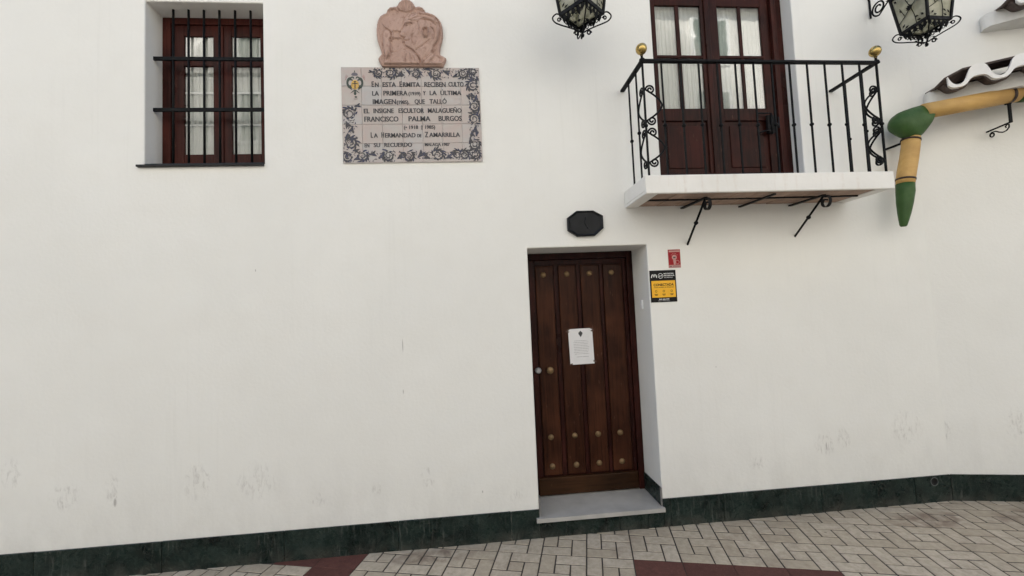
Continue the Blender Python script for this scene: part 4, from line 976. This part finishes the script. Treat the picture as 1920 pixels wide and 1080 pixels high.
        for q in range(4):
            an = q*PI/2+.4; dx = tx_*math.cos(an)+(nrm*.7+Vector((0, 0, -.5)))*math.sin(an)
            lf_.add([c2, c2+dx*.018+tx_.cross(dx).normalized()*.010, c2+dx*.040, c2+dx*.018-tx_.cross(dx).normalized()*.010], [(0,1,2,3)])
        lf_.build('leaf_fringe', IRON, root, kind='stuff')
    MB().lathe([(.003, -.185), (.010, -.178), (.013, -.168), (.009, -.158), (.004, -.152), (.012, -.146), (.004, -.135)], (0, 0, 0), 'Z', 12).build('finial', IRON, root)
    rf_ = MB(); h2 = h1+.022
    base = [Vector((sx*h2, sy*h2, H+.014)) for sx, sy in cor]; top = [Vector((sx*.045, sy*.045, H+.13)) for sx, sy in cor]
    rf_.add(base+top, [(0,1,2,3),(4,5,6,7),(0,1,5,4),(1,2,6,5),(2,3,7,6),(3,0,4,7)]); rf_.lathe([(.045, .13+H), (.05, .19+H), (.02, .215+H), (.008, .26+H), (.001, .27+H)], (0, 0, 0), 'Z', 12)
    rf_.build('roof', IRONL, root)
    MB().lathe([(.001, .0), (.012, .0), (.014, .05), (.022, .09), (.018, .13), (.001, .15)], (0, 0, .08), 'Z', 12).build('bulb', PWHT, root)
    return root
def lantern_arm(root, dist, wallz, spiral_side):
    """wall bracket, drawn in the lantern's unrotated frame: +y is towards the wall"""
    ar = MB(); top = .62
    ar.tube([(0, 0, .60), (0, 0, top), (0, dist*.5, top+.03), (0, dist, top)], .009, 6); ar.tube([(0, dist-.012, top+.12), (0, dist-.012, wallz)], .009, 4)
    cu = []
    for q in range(44): t = q/43; an = -PI/2+2*PI*1.7*t; rr = .075*(1-.72*t); cu.append((0, dist-.10+rr*math.cos(an), wallz+.05+rr*math.sin(an)))
    ar.tube(cu, .008, 6); ar.tube([(0, dist-.10, wallz-.025), (0, dist-.22, wallz+.06), (0, dist-.30, wallz+.2), (0, dist-.2, wallz+.35), (0, dist-.06, wallz+.42), (0, dist, wallz+.45)], .007, 6)
    return ar
l1 = make_lantern()
def copy_tree(o, parent=None):
    c = o.copy(); COL.objects.link(c)
    if parent: c.parent = parent
    for ch in list(o.children): copy_tree(ch, c)
    return c
l2 = copy_tree(l1)
tag(l1, 'wrought iron lantern at the top edge, above the black eight sided plate', 'lantern', 'wrought iron wall lanterns')
tag(l2, 'wrought iron lantern to the right of the balcony, beside the tiled canopy', 'lantern', 'wrought iron wall lanterns')
def finish_lantern(l, loc, rz, scale, wallz, dist):
    ar = lantern_arm(l, dist/scale, wallz, 1); Rz = Matrix.Rotation(-rz, 3, 'Z')
    ar.xf(lambda p: Rz @ p); ar.build('bracket', IRON, l)
    l.location = loc; l.rotation_euler = (0, 0, rz); l.scale = (scale,)*3
finish_lantern(l1, (.812, -.500, 3.765), math.radians(40), .93, .50, .50)
finish_lantern(l2, (3.525, -.425, 3.765), math.radians(2), .86, .42, .425)

# ------------------------------------------------------------------ tan and green ornamental cane on the right
cane = thing('cane_ornament', (3.5, 0, 2.25), 'tan pole ornament with green knobbed elbow and green pointed foot, right of the balcony', 'ornament')
pa, pb = Vector((3.71, -.200, 3.201)), Vector((4.40, -.325, 3.284)); pd = (pb-pa).normalized()
MB().tube([pa, pa.lerp(pb, .5), pb], .0625, 20).build('pole', CANE, cane)
MB().tube([pb-pd*.004, pb+pd*.02, pb+pd*.05, pb+pd*.10, pb+pd*.14], [.064, .070, .074, .070, .064], 20).build('green_joint', GREEN, cane)
MB().tube([pb+pd*.14, pb+pd*1.0], .0625, 20).build('pole', CANE, cane)
# elbow: slices with oval section following the outline of the knob
SL = [(3.462, 3.125, 3.102), (3.478, 3.161, 3.074), (3.501, 3.19, 3.046), (3.532, 3.211, 3.023), (3.568, 3.225, 2.999), (3.611, 3.238, 2.981), (3.646, 3.249, 2.98), (3.689, 3.259, 3.005), (3.724, 3.268, 3.043), (3.752, 3.277, 3.08), (3.767, 3.282, 3.125), (3.773, 3.283, 3.16)]
vs = []; K = 22
for i, (x, zt, zb) in enumerate(SL):
    cyy = -.150-(.030*i/len(SL)); hz_ = (zt-zb)/2; hy = min(.080, hz_*.98)
    for k in range(K):
        a = 2*PI*k/K; vs.append((x, cyy+hy*math.cos(a), (zt+zb)/2+hz_*math.sin(a)))
fs = [(i*K+k, i*K+(k+1) % K, (i+1)*K+(k+1) % K, (i+1)*K+k) for i in range(len(SL)-1) for k in range(K)]+[tuple(range(K)), tuple((len(SL)-1)*K+k for k in range(K))]
MB().add(vs, fs, 0, True).build('elbow', GREEN, cane)
LX = [(3.632, 3.002, 0.062), (3.624, 2.935, 0.061), (3.598, 2.832, 0.062), (3.568, 2.729, 0.063), (3.549, 2.647, 0.062), (3.542, 2.611, 0.060)]
MB().tube([(x, -.15, z) for x, z, r in LX], [r for x, z, r in LX], 20).build('leg', CANE, cane)
MB().tube([(3.630, -.15, 2.987), (3.627, -.15, 2.974)], .066, 20).build('band', BAND, cane); MB().tube([(3.551, -.15, 2.661), (3.549, -.15, 2.647)], .0655, 20).build('band', BAND, cane)
TP = [(3.542, 2.618, 0.061), (3.537, 2.554, 0.062), (3.522, 2.461, 0.055), (3.509, 2.379, 0.044), (3.498, 2.317, 0.033), (3.490, 2.274, 0.024), (3.490, 2.266, 0.017)]
MB().tube([(x, -.15, z) for x, z, r in TP], [r for x, z, r in TP], 20).build('pointed_foot', GREEN, cane)
MB().tube([(3.60, -.15, 2.975), (3.56, -.0, 2.965)], .010, 6).build('wall_peg', IRON, cane)
# iron bracket that carries the pole
g0 = w2(.534, .0, 3.059); g1 = w2(.534, .20, 3.059); gk = MB()
bar_(gk, g0, g1, .012, .010)
pc = pa+pd*((g1.x-pa.x)/pd.x)
bar_(gk, (g1.x, g1.y, g1.z-.004), (pc.x, pc.y, pc.z-.066), .024, .010)
gk.tube([Vector((pc.x, pc.y, pc.z-.067)), Vector((pc.x+.006, pc.y-.006, pc.z-.071))], .006, 4)
def arm_curve(mb, pts):
    mb.tube([w2(.534, o, z) for o, z in pts], .0052, 6)
cu = []
for q in range(18): t = q/17; an = PI*.5+2*PI*1.1*t; rr = .022*(1-.5*t); cu.append((.045+rr*math.cos(an), 3.018+rr*math.sin(an)))
arm_curve(gk, cu)
arm_curve(gk, [(.045, 3.040), (.075, 3.036), (.10, 3.018), (.13, 3.004), (.16, 3.006), (.182, 3.024), (.184, 3.045), (.168, 3.052), (.155, 3.040), (.160, 3.030)])
gk.build('bracket', IRON, cane)
sm_ = MB(); u_ = pd.cross(Vector((0, 0, 1))).normalized(); v_ = pd.cross(u_)
ring = []
for k in range(24): a = 2*PI*k/24; ring += [pc-pd*.012+u_*0.0650*math.cos(a)+v_*0.0650*math.sin(a), pc+pd*.012+u_*0.0650*math.cos(a)+v_*0.0650*math.sin(a)]
sm_.add(ring, [(2*k, 2*k+1, (2*k+3) % 48, (2*k+2) % 48) for k in range(24)], 0, True); sm_.build('strap', BAND, cane)
MB().tube([pc-pd*.03+Vector((0, 0, -.067)), pc+pd*.016+Vector((0, 0, -.067))], .006, 5).build('strap_tongue', IRON, cane)

# ------------------------------------------------------------------ the building across the street
opp = thing('facing_building', (0, -8.0, 0), 'pale building across the street, seen only as a reflection in the balcony panes', 'building')
ob = MB().box(-16, 18, -14, -8.0, -.05, 10.6); P(ob, 'facade', OPPW, opp, 0)
P(MB().box(-16.2, 18.2, -8.0, -7.75, 10.4, 10.65), 'cornice', WPAINT, opp, 0)
P(MB().box(-16.1, 18.1, -8.0, -7.93, -.05, 3.3), 'bounce_cut_plinth', BOUNCEG, opp, 0)  # dark lower band added to lessen light bounced onto the low wall
for fl in (1.0, 3.9, 6.5, 8.7):
    for k in range(9):
        x = -12+k*3.2; dy = .07 if fl < 3 else 0; wn = part('window', opp, (x, -8.0+dy, fl))
        P(MB().box(x-.6, x+.6, -7.999+dy, -7.96+dy, fl, fl+1.5), 'frame', WPAINT, wn, 0); P(MB().box(x-.5, x-.03, -7.959+dy, -7.95+dy, fl+.1, fl+1.4), 'pane', OPPG, wn, 0); P(MB().box(x+.03, x+.5, -7.959+dy, -7.95+dy, fl+.1, fl+1.4), 'pane', OPPG, wn, 0)
